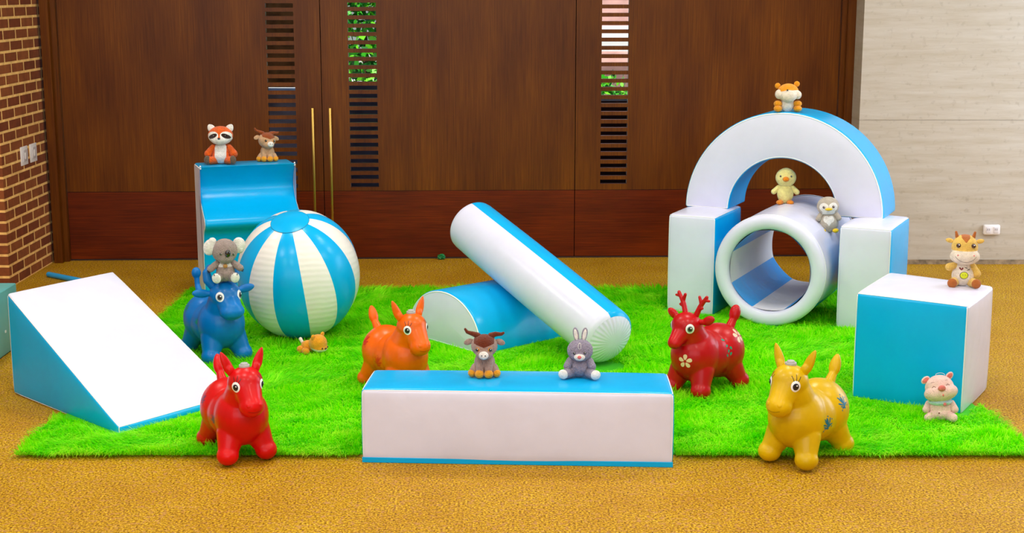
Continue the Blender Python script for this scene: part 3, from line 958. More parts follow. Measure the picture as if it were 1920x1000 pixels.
BLK = plain('bead_black', (14, 10, 10), .12, coat=1); EYEW_GLINT = plain('eye_white_and_glint', (240, 240, 240), .25); IRIS = plain('iris_grey', (120, 120, 126), .25)
VALVE = plain('grey_valve', (176, 176, 172), .45); INK = plain('ink_black', (25, 18, 16), .4)

# ------------------------------------------------------------------ rubber hopper animals


def flame(sc, flip=1):
    """a swirl of tapering tongues"""
    out = []
    for (x, y, l, w_, a) in ((0, .0, 1.0, .34, 75), (.16, .10, .85, .28, 50), (-.2, .12, .7, .22, 100), (.28, -.12, .7, .22, 20), (-.06, -.3, .8, .26, 150), (-.3, -.12, .55, .18, 170), (.12, -.36, .7, .22, 200)):
        out.append([(px * sc * flip, py * sc) for px, py in leafshape(x, y, l * 1.05, w_ * .62, math.radians(a))])
    for (x, y) in ((-.5, .3), (.0, .6), (.45, .42), (-.55, -.3), (.3, -.6)):
        out.append([(px * sc * flip, py * sc) for px, py in leafshape(x, y, .16, .1, .6)])
    return out


def flower(sc):
    return [[(px * sc, py * sc) for px, py in leafshape(.36 * math.cos(a), .36 * math.sin(a), .5, .34, a)] for a in [math.radians(90 + 72 * k) for k in range(5)]]


def hopper(name, kindname, label, pos, yaw, mat, kind='horse', scale=1.0):
    t = thing(name, label, 'bouncy animal', (pos[0], pos[1], .004), math.radians(yaw), 'rubber bouncy animals')
    s = scale
    legs = []
    for sx, fx in ((1, .128), (-1, -.148)):
        for sy in (1, -1):
            legs += [('c', (fx * .70, sy * .052, .115), (fx * .92, sy * .074, .055), .058, .041), ('e', (fx * .97, sy * .079, .040), (.046, .044, .040))]
    torso = [('e', (.070, 0, .178), (.112, .108, .120)), ('e', (-.085, 0, .172), (.124, .116, .122)), ('e', (-.005, 0, .168), (.13, .110, .108))]
    if kind == 'horse':
        head = [('c', (.085, 0, .235), (.128, 0, .315), .082, .066), ('e', (.132, 0, .330), (.070, .070, .062)), ('c', (.150, 0, .316), (.190, 0, .264), .058, .047), ('e', (.200, 0, .250), (.046, .050, .045)),
                ('e', (.135, 0, .376), (.030, .034, .018))]
    elif kind == 'cow':
        head = [('c', (.085, 0, .225), (.120, 0, .310), .085, .070), ('e', (.130, 0, .322), (.072, .074, .064)), ('c', (.145, 0, .306), (.195, 0, .268), .058, .050), ('e', (.203, 0, .258), (.046, .058, .040))]
    else:
        head = [('c', (.085, 0, .235), (.125, 0, .310), .078, .062), ('e', (.135, 0, .322), (.066, .066, .056)), ('c', (.150, 0, .308), (.205, 0, .262), .050, .032), ('e', (.212, 0, .255), (.030, .032, .028))]
    body = part(t, 'body', torso + legs + head, mat, s, .0045, 9)
    bv = bvh_of(body)
    # ears
    for sy in (1, -1):
        if kind == 'horse':
            o = part(t, 'ear', [('e', (.105, sy * .066, .408), (.011, .019, .052), (sy * -22, -6, 0), .35), ('e', (.112, sy * .050, .375), (.016, .018, .028), (sy * -22, 0, 0))], mat, s, .003, 4)
        elif kind == 'cow':
            part(t, 'ear', [('e', (.112, sy * .108, .338), (.013, .045, .020), (sy * 8, 0, 0)), ('c', (.115, sy * .055, .332), (.112, sy * .09, .336), .015, .013)], mat, s, .003, 4)
            part(t, 'horn', [('c', (.10, sy * .040, .362), (.092, sy * .066, .392), .024, .022), ('c', (.092, sy * .066, .392), (.088, sy * .070, .425), .022, .018), ('c', (.088, sy * .070, .425), (.086, sy * .055, .452), .018, .012)], mat, s, .0035, 6)
        else:
            part(t, 'ear', [('e', (.108, sy * .098, .352), (.013, .036, .020), (sy * 28, 0, 0)), ('c', (.113, sy * .05, .338), (.110, sy * .078, .344), .013, .012)], mat, s, .003, 4)
            part(t, 'antler', [('c', (.108, sy * .030, .365), (.102, sy * .046, .405), .013, .011), ('c', (.102, sy * .046, .405), (.098, sy * .078, .450), .011, .008),
                               ('c', (.100, sy * .052, .414), (.100, sy * .040, .446), .009, .007), ('c', (.105, sy * .040, .392), (.106, sy * .062, .400), .008, .006), ('c', (.099, sy * .066, .434), (.099, sy * .092, .436), .007, .006)], mat, s, .0028, 4)
    # tail
    if kind == 'cow':
        part(t, 'tail', [('c', (-.165, 0, .255), (-.205, 0, .310), .020, .013), ('c', (-.205, 0, .310), (-.212, 0, .352), .013, .013), ('e', (-.214, 0, .368), (.021, .023, .028))], mat, s, .0035, 6)
    elif kind == 'deer':
        part(t, 'tail', [('c', (-.160, 0, .258), (-.185, 0, .292), .022, .018), ('e', (-.198, 0, .322), (.024, .026, .040), (0, -18, 0))], mat, s, .0035, 5)
    else:
        part(t, 'tail', [('c', (-.160, 0, .262), (-.190, 0, .296), .022, .016), ('e', (-.203, 0, .326), (.019, .023, .044), (0, -22, 0), .25)], mat, s, .0035, 5)
    if kind == 'horse':
        q = MB()
        for (r0, r1, z0, z1) in ((.021, .021, .388, .400), (.016, .013, .400, .407)):
            q.tube([(.128 * s, 0, z0 * s), (.128 * s, 0, z1 * s)], [r0 * s, r1 * s], 20)
        o = q.build('valve_plug', VALVE, t, False); bevel(o, .0015); o['label'] = 'grey plastic air valve plug on the forehead'
    # eyes
    ez, ex = {'horse': (.326, .170), 'cow': (.326, .172), 'deer': (.318, .168)}[kind]
    er = {'horse': .0210, 'cow': .0225, 'deer': .0215}[kind]
    for sy in (1, -1):
        dr = Vector((-.74, -sy * .66, -.05)) if kind != 'cow' else Vector((-.86, -sy * .5, -.05))
        oo = Vector((ex, sy * (.047 if kind != 'cow' else .042), ez)) * s
        eye = decals(t, 'eye', bv, oo, dr, [(circ(er * s, 28, .88), 0, .0008, .003), (circ(er * .62 * s, 24, .9, 0, -.001), 1, .0036 if kind != 'horse' else .0034, .0012)], [EYEW_GLINT, IRIS if kind != 'horse' else plain('iris_dark', (40, 40, 60), .2)], 'white eye with dark pupil')
        decals(eye, 'pupil', bv, oo, dr, [(circ(er * .40 * s, 20), 0, .0054, .0006), (circ(er * .14 * s, 12, 1, er * .18 * s, er * .18 * s), 1, .0066)], [INK, EYEW_GLINT])  # the small white dot is a highlight painted on the pupil
        if kind == 'horse':
            st_ = []
            for (x0, y0, x1, y1) in ((-.006, .018, -.014, .038), (.002, .019, .004, .042), (.009, .016, .020, .034)):
                st_ += [(p, 0, .001) for p in stroke([(x0 * s, y0 * s), ((x0 + x1) / 2 * s + .001, (y0 + y1) / 2 * s), (x1 * s, y1 * s)], .0022)]
            decals(eye, 'eyelash', bv, oo, dr, st_, [INK])
    if kind == 'horse':
        for sy in (1, -1):
            decals(t, 'nostril', bv, Vector((.232, sy * .022, .262)) * s, (-.9, -sy * .4, -.1), [(circ(.009 * s, 18), 0, .0006, .002)], [mat])
        # forelock lines and smile
    decals(t, 'mouth', bv, Vector((.23, 0, .236)) * s, (-1, 0, .15), [(p, 0, .0006) for p in stroke([(x * s, (.55 * x * x * 10) * s) for x in np.linspace(-.026, .026, 9)], .0016)], [plain(mat.name + '_crease', tuple(int(255 * (v ** (1 / 2.2)) * .55) for v in mat.node_tree.nodes['Principled BSDF'].inputs['Base Color'].default_value[:3]), .5)])
    return t, body, bv, s


RED = rubber('red_rubber', (206, 0, 6)); RED2 = rubber('crimson_rubber', (186, 2, 12)); YEL = rubber('yellow_rubber', (210, 172, 0)); ORG = rubber('orange_rubber', (236, 98, 0)); BLU = rubber('blue_rubber', (0, 112, 190))

t, body, bv, s = hopper('bouncy_horse', 'horse', 'red rubber bouncy horse with grey valve plug, on the rug front left', (-1.075, 5.395), -61, RED, scale=.97)
PUR = plain('purple_print', (110, 40, 90), .4)
for (x, z) in ((.035, .165), (-.085, .215)):
    decals(t, 'print', bv, (x, -.11, z), (0, 1, -.1), [(p, 0) for p in flame(.036)], [PUR], 'faded purple flame print')
t, body, bv, s = hopper('bouncy_horse', 'horse', 'yellow rubber bouncy horse with blue flame prints, on the rug front right', (1.137, 5.345), -132, YEL, scale=1.02)
TEALP = plain('teal_print', (0, 110, 140), .4)
for (x, z) in ((.025, .165), (-.085, .225)):
    decals(t, 'print', bv, (x, .11, z), (0, -1, -.1), [(p, 0) for p in flame(.048, -1)], [TEALP], 'blue-green flame print')
t, body, bv, s = hopper('bouncy_horse', 'horse', 'orange rubber bouncy horse with red flame prints, behind the beam', (-.520, 6.30), -53, ORG, scale=.97)
REDP = plain('red_print', (214, 20, 4), .4)
for (x, z) in ((.005, .150), (-.110, .225)):
    decals(t, 'print', bv, (x, -.11, z), (0, 1, -.1), [(p, 0) for p in flame(.046)], [REDP], 'red flame print')
t, body, bv, s = hopper('bouncy_cow', 'cow', 'blue rubber bouncy cow carrying a koala plush, beside the striped ball', (-1.455, 6.885), -56, BLU, 'cow', 1.05)
GRNP = plain('green_print', (0, 140, 110), .4)
for (x, z) in ((.03, .200), (-.10, .245)):
    decals(t, 'print', bv, (x, -.11, z), (0, 1, -.1), [(p, 0) for p in flame(.028)], [GRNP], 'faded green print')
t, body, bv, s = hopper('bouncy_deer', 'deer', 'red rubber bouncy deer with antlers and pale flower prints, right of the beam', (.872, 6.285), -137, RED2, 'deer', 1.02)
PALE = plain('pale_flower_print', (232, 196, 160), .4)
decals(t, 'print', bv, (.17, .03, .175), (-1, -.1, 0), [(p, 0) for p in flower(.052)] + [(circ(.004, 12), 1, .0008)], [PALE, RED2], 'pale flower print on the chest')
decals(t, 'print', bv, (-.12, .09, .255), (.2, -.8, -.5), [(p, 0) for p in flower(.060)] + [(circ(.005, 12), 1, .0008)], [PALE, RED2], 'pale flower print on the hip')
decals(t, 'print', bv, (-.03, .11, .200), (0, -1, -.2), [(leafshape(x, y, .016, .010, a), 0) for (x, y, a) in ((0, 0, 1), (.016, .012, 2), (-.004, .024, .5), (-.012, -.018, 2.2), (.012, -.014, 1.2))], [GRNP], 'green leaf print')
decals(t, 'print', bv, (-.02, .09, .255), (0, -.8, -.6), [(leafshape(0, 0, .022, .011, 2.6), 0)], [GRNP], 'green leaf print')


# ------------------------------------------------------------------ plush toys (unit height, scaled)
def eyes(head, s, y, z, r, mats=None, white=False):
    """glass or stitched bead eyes set into the front of a head (unit coordinates)"""
    bv = bvh_of(head); mats = mats or [BLK, EYEW_GLINT]
    for sy in (1, -1):
        hit, nn, _, _ = bv.ray_cast(Vector((.6 * s, sy * y * s, z * s)), Vector((-1, 0, 0)))
        q = MB()
        if white: q.add(*sph(hit, (r * .55 * s, r * 1.30 * s, r * 1.30 * s), (0, 0, sy * 20)), m=1)
        c = hit + nn * r * .30 * s
        q.add(*sph(c, (r * .7 * s, r * s, r * 1.05 * s)), m=0)
        q.add(*sph(c + Vector((r * .60 * s, r * .25 * s, r * .38 * s)), r * .26 * s, nu=10, nv=8), m=2)  # tiny white ball modelled as the highlight on the bead
        q.build('eye', [mats[0], mats[1], EYEW_GLINT], head, True)
    return bv


def plush_toy(name, label, cat, pos, yaw, tilt=(0, 0)):
    return thing(name, label, cat, pos, rot=(math.radians(tilt[0]), math.radians(tilt[1]), math.radians(yaw)), group='plush animals')


CREAM = plush('plush_cream', (238, 224, 206)); PWHITE = plush('plush_white', (242, 238, 232))
FOXO = plush('plush_fox_orange', (238, 98, 6), 1.0, 180); DARKB = plush('plush_dark_brown', (52, 28, 20)); GREYB = plush('plush_grey_brown', (100, 84, 68))
TAUPE = plush('plush_taupe', (170, 140, 128)); TAN = plush('plush_tan', (206, 164, 124)); HAIR = plush('plush_chestnut', (104, 40, 12)); HOOF = plush('plush_amber', (240, 160, 30))
GREY = plush('plush_lilac_grey', (152, 144, 164), 1.0, 160); KGREY = plush('plush_koala_grey', (168, 150, 142), 1.0, 200)
TIG = plush('plush_orange_yellow', (238, 156, 20)); LEM = plush('plush_lemon', (250, 236, 150)); BEAK = plush('plush_beak_orange', (240, 140, 10)); PEN = plush('plush_penguin_grey', (190, 178, 162))
BEAKY = plush('plush_beak_yellow', (240, 200, 20)); COWY = plush('plush_cow_yellow', (236, 194, 96)); COWB = plush('plush_cow_brown', (184, 104, 44)); PIGP = plush('plush_pig_pink', (240, 200, 190)); PIGD = plush('plush_pig_rose', (222, 116, 104))
PINKN = plush('plush_pink_nose', (236, 120, 120)); BIB = plush('plush_bib_blue', (196, 220, 236))

# red panda / raccoon-like plush on the wave block
s = .222; t = plush_toy('raccoon_plush', 'orange and white masked raccoon plush sitting on the wave block, left', 'plush toy', (-1.68, 8.30, .792), -88)
part(t, 'body', [('e', (0, 0, .27), (.19, .24, .27)), ('e', (.02, 0, .20), (.2, .25, .2))], [FOXO, PWHITE], s, fluff=.0012, paint=[(1, lambda x, y, z: x > .05 and abs(y) < .15 and z < .50)])
for sy in (1, -1):
    part(t, 'arm', [('c', (.02, sy * .20, .42), (.08, sy * .33, .26), .085, .10)] * 2, FOXO, s, fluff=.0014)
    part(t, 'leg', [('c', (.08, sy * .15, .10), (.22, sy * .26, .11), .10, .10)] * 2, FOXO, s, fluff=.0012)
    part(t, 'foot', [('e', (.26, sy * .33, .12), (.075, .085, .115), (0, 0, sy * 20))], GREYB, s)


def fox_paint(x, y, z):
    return x > .02


h = part(t, 'head', [('e', (0, 0, 0), (.25, .325, .245)), ('e', (.12, 0, -.09), (.17, .24, .14))], [FOXO, PWHITE, DARKB], s, .0018, loc=(.03, 0, .735), paint=[
    (1, lambda x, y, z: x > 0 and (z < -.03 - .18 * max(0, .12 - abs(y)) or ((abs(y) - .17) / .15) ** 2 + ((z - .02 + abs(y) * .1) / .115) ** 2 < 1) and abs(y) < .31),
    (2, lambda x, y, z: x > 0 and ((abs(y) - .17) / .115) ** 2 + ((z + .0 + (abs(y) - .17) * .35) / .058) ** 2 < 1)])
eyes(h, s, .15, .01, .022)
part(h, 'nose', [('e', (.285, 0, -.055), (.025, .035, .028))], BLK, s)
for sy in (1, -1): part(h, 'ear', [('e', (-.02, sy * .245, .195), (.045, .095, .105), (sy * -35, 0, 0), .25)], PWHITE, s, label='white rounded ear')

# bull-calf plushes


def calf(label, pos, yaw, s, fur, hair, headrot, loc_head=(.05, 0, .63)):
    t = plush_toy('calf_plush', label, 'plush toy', pos, yaw)
    part(t, 'body', [('e', (-.03, 0, .26), (.17, .21, .24)), ('c', (-.02, 0, .34), (.02, 0, .46), .16, .13)], fur, s)
    for sy in (1, -1):
        part(t, 'front_leg', [('c', (.06, sy * .09, .34), (.15, sy * .085, .10), .085, .078)], fur, s)
        part(t, 'rear_leg', [('c', (-.02, sy * .17, .16), (.06, sy * .22, .11), .10, .085)], fur, s)
        part(t, 'hoof', [('e', (.185, sy * .092, .085), (.092, .092, .085))], HOOF, s, label='amber front hoof')
        part(t, 'hoof', [('e', (.09, sy * .245, .080), (.088, .082, .080))], HOOF, s, label='amber rear hoof')
    h = part(t, 'head', [('e', (0, 0, 0), (.23, .265, .235)), ('e', (.12, 0, -.13), (.15, .17, .13))], [fur, hair], s, .0018, loc=loc_head, rot=headrot,
             paint=[(1, lambda x, y, z: z > .10 + max(0, x) * .55 * 0 + (.34 * (abs(y)) if x > 0 else 0) - (.09 if x > 0 else 0.02) and abs(y) < .20)])
    eyes(h, s, .125, -.03, .034, [BLK, plain('eye_amber', (200, 130, 30), .3)], True)
    part(h, 'muzzle', [('e', (.255, 0, -.135), (.055, .098, .082))], PWHITE, s)
    for sy in (1, -1): part(h, 'nostril', [('e', (.310, sy * .035, -.13), (.008, .011, .014))], BLK, s)
    for sy in (1, -1):
        part(h, 'horn', [('c', (-.02, sy * .13, .20), (-.02, sy * .22, .235), .065, .050), ('c', (-.02, sy * .22, .235), (-.02, sy * .34, .27 if sy < 0 else .235), .050, .034), ('c', (-.02, sy * .34, .27 if sy < 0 else .235), (-.02, sy * .38, .33 if sy < 0 else .26), .034, .026)], hair, s, .0015, 4)
        part(h, 'ear', [('e', (-.03, sy * .315, .07), (.03, .10, .062), (sy * -22, 0, 0))], fur, s)
    return t


calf('taupe calf plush with dark brown horns and amber hooves, on the beam', (-.107, 5.455, .302), -92, .196, TAUPE, HAIR, (0, 0, 0))
calf('tan calf plush looking right, sitting on the wave block', (-1.435, 8.42, .792), -84, .196, TAN, plush('plush_rust', (150, 70, 20)), (-6, -8, 30))

# rabbit
s = .190; t = plush_toy('rabbit_plush', 'lilac grey rabbit plush with pink nose, sitting on the beam', 'plush toy', (.266, 5.448, .302), -95)
part(t, 'body', [('e', (0, 0, .22), (.19, .22, .23)), ('e', (.04, 0, .20), (.19, .18, .18))], GREY, s, fluff=.0011)
for sy in (1, -1):
    part(t, 'arm', [('c', (.05, sy * .19, .34), (.12, sy * .25, .24), .085, .085)] * 2, GREY, s, fluff=.0009)
    part(t, 'leg', [('c', (.08, sy * .18, .11), (.22, sy * .27, .11), .11, .10)] * 2, GREY, s, fluff=.0009)
    part(t, 'foot', [('e', (.27, sy * .33, .105), (.07, .105, .10), (0, 0, sy * 20))], PWHITE, s)
h = part(t, 'head', [('e', (0, 0, 0), (.22, .265, .235)), ('e', (.08, 0, -.07), (.17, .2, .14))], GREY, s, .0018, fluff=.0010, loc=(.04, 0, .56))
eyes(h, s, .105, -.01, .028)
part(h, 'muzzle', [('e', (.21, 0, -.09), (.085, .115, .075))], PWHITE, s)
part(h, 'nose', [('e', (.292, -.0, -.075), (.025, .042, .036))], PINKN, s)
for sy in (1, -1):
    part(h, 'ear', [('e', (-.01, sy * .085, .325), (.032, .060, .155), (sy * -10, 0, 0), -.15)], GREY, s)
    part(h, 'ear_lining', [('e', (.018, sy * .088, .325), (.012, .038, .125), (sy * -10, 0, 0))], PWHITE, s)
q = MB(); q.tube([Vector((.21 + .03 * abs(math.sin(a)), .028 * math.sin(a), .14 + .065 * math.cos(a))) * s for a in np.linspace(0, 2 * PI, 20)[:-1]], .0011, 6, closed=True)
q.build('hanging_loop', PWHITE, h, True)

# koala on the blue cow's head
s = .218; t = plush_toy('koala_plush', 'grey koala plush with white ears, riding on the blue bouncy cow', 'plush toy', (-1.372, 6.765, .412), -78)
part(t, 'body', [('e', (0, 0, .24), (.17, .20, .25)), ('e', (.03, 0, .16), (.18, .21, .16))], [KGREY, PWHITE], s, fluff=.0008, paint=[(1, lambda x, y, z: x > .02 and .34 - .25 * abs(y) * 0 < z < .47 and abs(y) < .17 and z > .33 + .3 * abs(y) * .3)])
part(t, 'badge', [('e', (.185, 0, .37), (.015, .05, .045))], plain('badge_tan', (176, 124, 60), .6), s)
for sy in (1, -1):
    part(t, 'arm', [('c', (.02, sy * .17, .40), (.10, sy * .32, .30), .075, .075)] * 2, KGREY, s, fluff=.0006)
    for k in (-1, 0, 1): part(t, 'claw', [('c', (.13, sy * (.36 + .012 * k), .26 + .02 * k), (.16, sy * (.385 + .01 * k), .245 + .02 * k), .012, .006)], BLK, s)
    part(t, 'leg', [('c', (.06, sy * .12, .10), (.24, sy * .19, .13), .11, .10)] * 2, KGREY, s, fluff=.0006)
    part(t, 'foot', [('e', (.315, sy * .20, .125), (.045, .10, .115), (0, 10, sy * 15))], PWHITE, s, label='white sole of the foot')
    for k in (-1, 0, 1): part(t, 'claw', [('c', (.345, sy * (.20) + .045 * k, .20), (.33, sy * (.20) + .05 * k, .235), .014, .008)], BLK, s)
h = part(t, 'head', [('e', (0, 0, 0), (.24, .28, .27)), ('e', (.08, 0, -.12), (.17, .19, .15))], [KGREY], s, .0018, fluff=.0008, loc=(.04, 0, .68), rot=(-5, 2, 14))
eyes(h, s, .14, -.03, .024)
part(h, 'nose', [('e', (.255, 0, -.01), (.045, .062, .085))], BLK, s)
for sy in (1, -1): part(h, 'ear', [('e', (-.03, sy * .32, .07 if sy < 0 else .12), (.07, .15, .18), (sy * 10, 0, 0)), ('e', (-.02, sy * .28, .20), (.05, .09, .09))], PWHITE, s, fluff=.0012, label='fluffy white ear')

# orange cub on the arch
s = .158; t = plush_toy('cub_plush', 'orange and cream cub plush looking up, sitting on top of the arch', 'plush toy', (1.522, 7.985, HC + .004 + Ro - .001), -92)
part(t, 'body', [('e', (0, 0, .24), (.20, .25, .26))], [TIG, PWHITE], s, paint=[(1, lambda x, y, z: x > .02 and abs(y) < .21)])
for sy in (1, -1):
    part(t, 'arm', [('e', (.10, sy * .34, .28), (.13, .15, .115))], TIG, s)
    part(t, 'leg', [('e', (.14, sy * .34, .115), (.16, .15, .115))], TIG, s)
h = part(t, 'head', [('e', (0, 0, 0), (.31, .38, .32)), ('e', (.18, .02, -.08), (.24, .30, .24))], [TIG, CREAM], s, .0018, loc=(.03, 0, .66), rot=(6, 0, -6), paint=[(1, lambda x, y, z: x > .0 and z < .10 - .10 * abs(y))])
part(h, 'cheek', [('e', (.12, -.30, -.02), (.14, .15, .17))], CREAM, s); part(h, 'cheek', [('e', (.12, .32, -.10), (.14, .14, .15))], CREAM, s)
part(h, 'muzzle', [('e', (.33, .0, -.08), (.14, .24, .19))], CREAM, s)
part(h, 'nose', [('e', (.41, -.02, .12), (.03, .035, .028))], BLK, s)
for sy in (1, -1): part(h, 'ear', [('e', (-.04, sy * .33, .27), (.05, .10, .10), (sy * -30, 0, 0))], TIG, s)

# chick standing on the tunnel
s = .205; t = plush_toy('chick_plush', 'pale yellow chick plush with orange beak, standing on the tunnel', 'plush toy', (1.532, 8.000, .600), -100)
part(t, 'body', [('e', (0, 0, .30), (.19, .225, .28)), ('e', (0, 0, .48), (.14, .17, .14))], LEM, s)
h = part(t, 'head', [('e', (0, 0, 0), (.25, .28, .26)), ('e', (.03, 0, .10), (.2, .21, .17))], LEM, s, loc=(.02, 0, .735))
eyes(h, s, .14, .06, .026)
part(h, 'beak', [('e', (.28, 0, -.01), (.08, .09, .07))], BEAK, s, label='orange beak')
for sy in (1, -1):
    part(t, 'wing', [('c', (0, sy * .18, .46), (.02, sy * .31, .34), .07, .075)], LEM, s)
    part(t, 'foot', [('e', (.12, sy * .14, .065), (.15, .095, .065), (0, 0, sy * 14))], BEAK, s)

# penguin leaning on the tunnel
s = .200; t = plush_toy('penguin_plush', 'beige grey penguin plush with yellow beak, leaning on the tunnel', 'plush toy', (1.728, 7.745, .480), -98, (4, 0))
part(t, 'body', [('e', (0, 0, .28), (.24, .27, .28)), ('e', (0, 0, .46), (.17, .19, .12))], [PEN, PWHITE], s, paint=[(1, lambda x, y, z: x > .05 and (((abs(y) - .06) / .085) ** 2 + ((z - .40) / .09) ** 2 < 1 or (abs(y) < .14 - (.40 - z) * .8 and .24 < z < .40)))])
h = part(t, 'head', [('e', (0, 0, 0), (.27, .30, .26))], [PEN, PWHITE], s, .0018, loc=(.02, 0, .74), paint=[(1, lambda x, y, z: x > .05 and (((abs(y) - .12) / .12) ** 2 + ((z - .0) / .12) ** 2 < 1 or (abs(y) < .17 and -.2 < z < -.04)))])
eyes(h, s, .125, .01, .034, [plain('eye_brown', (70, 30, 20), .15, coat=1), EYEW_GLINT])
part(h, 'beak', [('e', (.29, 0, -.045), (.07, .10, .038))], BEAKY, s, label='yellow beak')
for sy in (1, -1):
    part(t, 'wing', [('c', (.05, sy * .20, .50), (.10, sy * .27, .41), .08, .075)], PEN, s)
    part(t, 'foot', [('e', (.22, sy * .17, .09), (.07, .09, .06), (0, 0, sy * 25))], BEAKY, s)

# cow on the cube
s = .245; t = plush_toy('cow_plush', 'yellow and cream smiling cow plush, sitting on the foam cube', 'plush toy', (2.012, 6.30, .486), -100)
part(t, 'body', [('e', (0, 0, .20), (.17, .20, .20)), ('c', (0, 0, .25), (0, 0, .42), .165, .12)], CREAM, s)
bvb = None
for sy in (1, -1):
    part(t, 'arm', [('c', (0, sy * .14, .40), (.03, sy * .24, .24 if sy > 0 else .32), .06, .072)] if sy > 0 else [('c', (0, sy * .14, .38), (.03, sy * .25, .35), .06, .072)], COWY, s)
    part(t, 'leg', [('c', (.06, sy * .14, .09), (.20, sy * .20, .09), .085, .080)], COWY, s)
    part(t, 'foot', [('e', (.245, sy * .21, .092), (.045, .085, .088), (0, 0, sy * 8))], COWB, s, label='brown sole of the foot')
h = part(t, 'head', [('e', (0, 0, .02), (.20, .235, .24)), ('e', (.09, 0, -.13), (.18, .265, .155))], [COWY, CREAM, COWB], s, .0016, loc=(.03, 0, .70), paint=[
    (1, lambda x, y, z: z < -.02 - .0 * x), (2, lambda x, y, z: x > -.05 and abs(y) < .075 - max(0, .21 - z) * .9 and z > .13)])
bvh_ = eyes(h, s, .125, .075, .040, [plain('eye_brown_deep', (60, 14, 10), .15, coat=1), EYEW_GLINT])
decals(h, 'smile', bvh_, (0, 0, 0), (-1, 0, 0), [(p, 0, .0006) for p in stroke([(x * s, (-.215 + .10 * (abs(x) / .185) ** 2.2) * s) for x in np.linspace(-.185, .185, 21)], .0014)], [INK])
for sy in (1, -1):
    part(h, 'nostril', [('e', (.235, sy * .14, -.09), (.012, .012, .014), (0, 0, 0))], PINKN, s)
    part(h, 'horn', [('c', (-.0, sy * .145, .215), (0, sy * .165, .295), .034, .022)], COWB, s)
    part(h, 'ear', [('e', (-.02, sy * .265, .135), (.03, .075, .042), (sy * 12, 0, 0))], COWY, s)
body = [c for c in t.children if c.name.startswith('body')][0]; bv2 = bvh_of(body)
_z = lambda pts_: [(a * s, b_ * s) for a, b_ in pts_]
decals(t, 'belly_print', bv2, (0, 0, .27 * s), (-1, 0, 0), [
    (_z(circ(.085, 20, 1.15, .0, .03)), 3, .0005), (_z(circ(.066, 24, 1.15, -.0, -.045)), 1, .0008), (_z(circ(.058, 24, 1.15, -.0, -.045)), 0, .0011),
    (_z(leafshape(-.065, .07, .06, .026, 2.2)), 2, .0012), (_z(leafshape(-.035, .07, .06, .026, 1.0)), 2, .0012), (_z(leafshape(.075, .055, .06, .014, .3)), 1, .0012), (_z(leafshape(.03, .09, .06, .012, -.2)), 1, .0012),
    (_z(circ(.007, 10, 1, -.02, -.035)), 1, .0014), (_z(circ(.007, 10, 1, .02, -.035)), 1, .0014)],
    [plain('print_lime', (206, 214, 20), .6), INK, plain('print_maroon', (120, 24, 20), .6), CREAM], 'small cow face print with lime muzzle')

# pig in front of the cube
s = .205; t = plush_toy('pig_plush', 'pink pig plush with closed eyes and pale blue bib, leaning against the cube', 'plush toy', (1.802, 5.815, .010), -106, (5, -6))
part(t, 'body', [('e', (0, 0, .23), (.20, .25, .23)), ('e', (.02, 0, .15), (.21, .26, .15))], PIGP, s)
for sy in (1, -1):
    part(t, 'arm', [('c', (.02, sy * .23, .36), (.10, sy * .28, .24), .06, .075)], PIGP, s)
    part(t, 'leg', [('c', (.06, sy * .16, .10), (.22, sy * .24, .09), .11, .09)], PIGP, s)
h = part(t, 'head', [('e', (0, 0, .02), (.26, .29, .26)), ('e', (.07, 0, -.08), (.24, .34, .19))], PIGP, s, .0018, loc=(.03, 0, .66), rot=(8, -10, 8))
bvp = bvh_of(h)
for sy in (1, -1):
    decals(h, 'closed_eye', bvp, (0, sy * .14 * s, .05 * s), (-1, 0, 0), [(p, 0, .0006) for p in stroke([(x * s, (-abs(x) * .9 + .02) * s) for x in np.linspace(-.035, .035, 5)], .0018)], [plain('stitch_brown', (120, 60, 50), .7)])
    decals(h, 'eyebrow', bvp, (0, sy * .14 * s, .15 * s), (-1, 0, 0), [(p, 0, .0006) for p in stroke([(x * s, -x * x * 8 * s) for x in np.linspace(-.03, .03, 5)], .0012)], [plain('stitch_brown', (120, 60, 50), .7)])
    part(h, 'ear', [('e', (-.02, sy * .24, .22), (.035, .10, .065), (sy * -30 if sy < 0 else 40, 0, 0))], PIGP, s)
    part(h, 'ear_lining', [('e', (.012, sy * .24, .218), (.012, .075, .042), (sy * -30 if sy < 0 else 40, 0, 0))], PIGD, s)
part(h, 'snout', [('e', (.30, 0, .0), (.06, .078, .062))], PIGD, s, label='rose pink snout')
part(h, 'mouth', [('e', (.30, 0, -.14), (.014, .018, .026))], PIGD, s)
part(t, 'bib', [('e', (.025, 0, .395), (.225, .245, .085))], BIB, s, label='pale blue bib')
part(t, 'bib_button', [('e', (.235, .09, .37), (.02, .034, .034))], PINKN, s)
part(t, 'navel', [('e', (.232, -.03, .19), (.012, .016, .014))], plain('stitch_brown', (120, 60, 50), .7), s)
q = MB(); q.tube([Vector((-.02, .02 + .09 * math.cos(a), .93 + .045 * math.sin(a))) * s for a in np.linspace(-.3, PI + .3, 14)], .0014, 6)
q.build('hanging_loop', BIB, t, True)

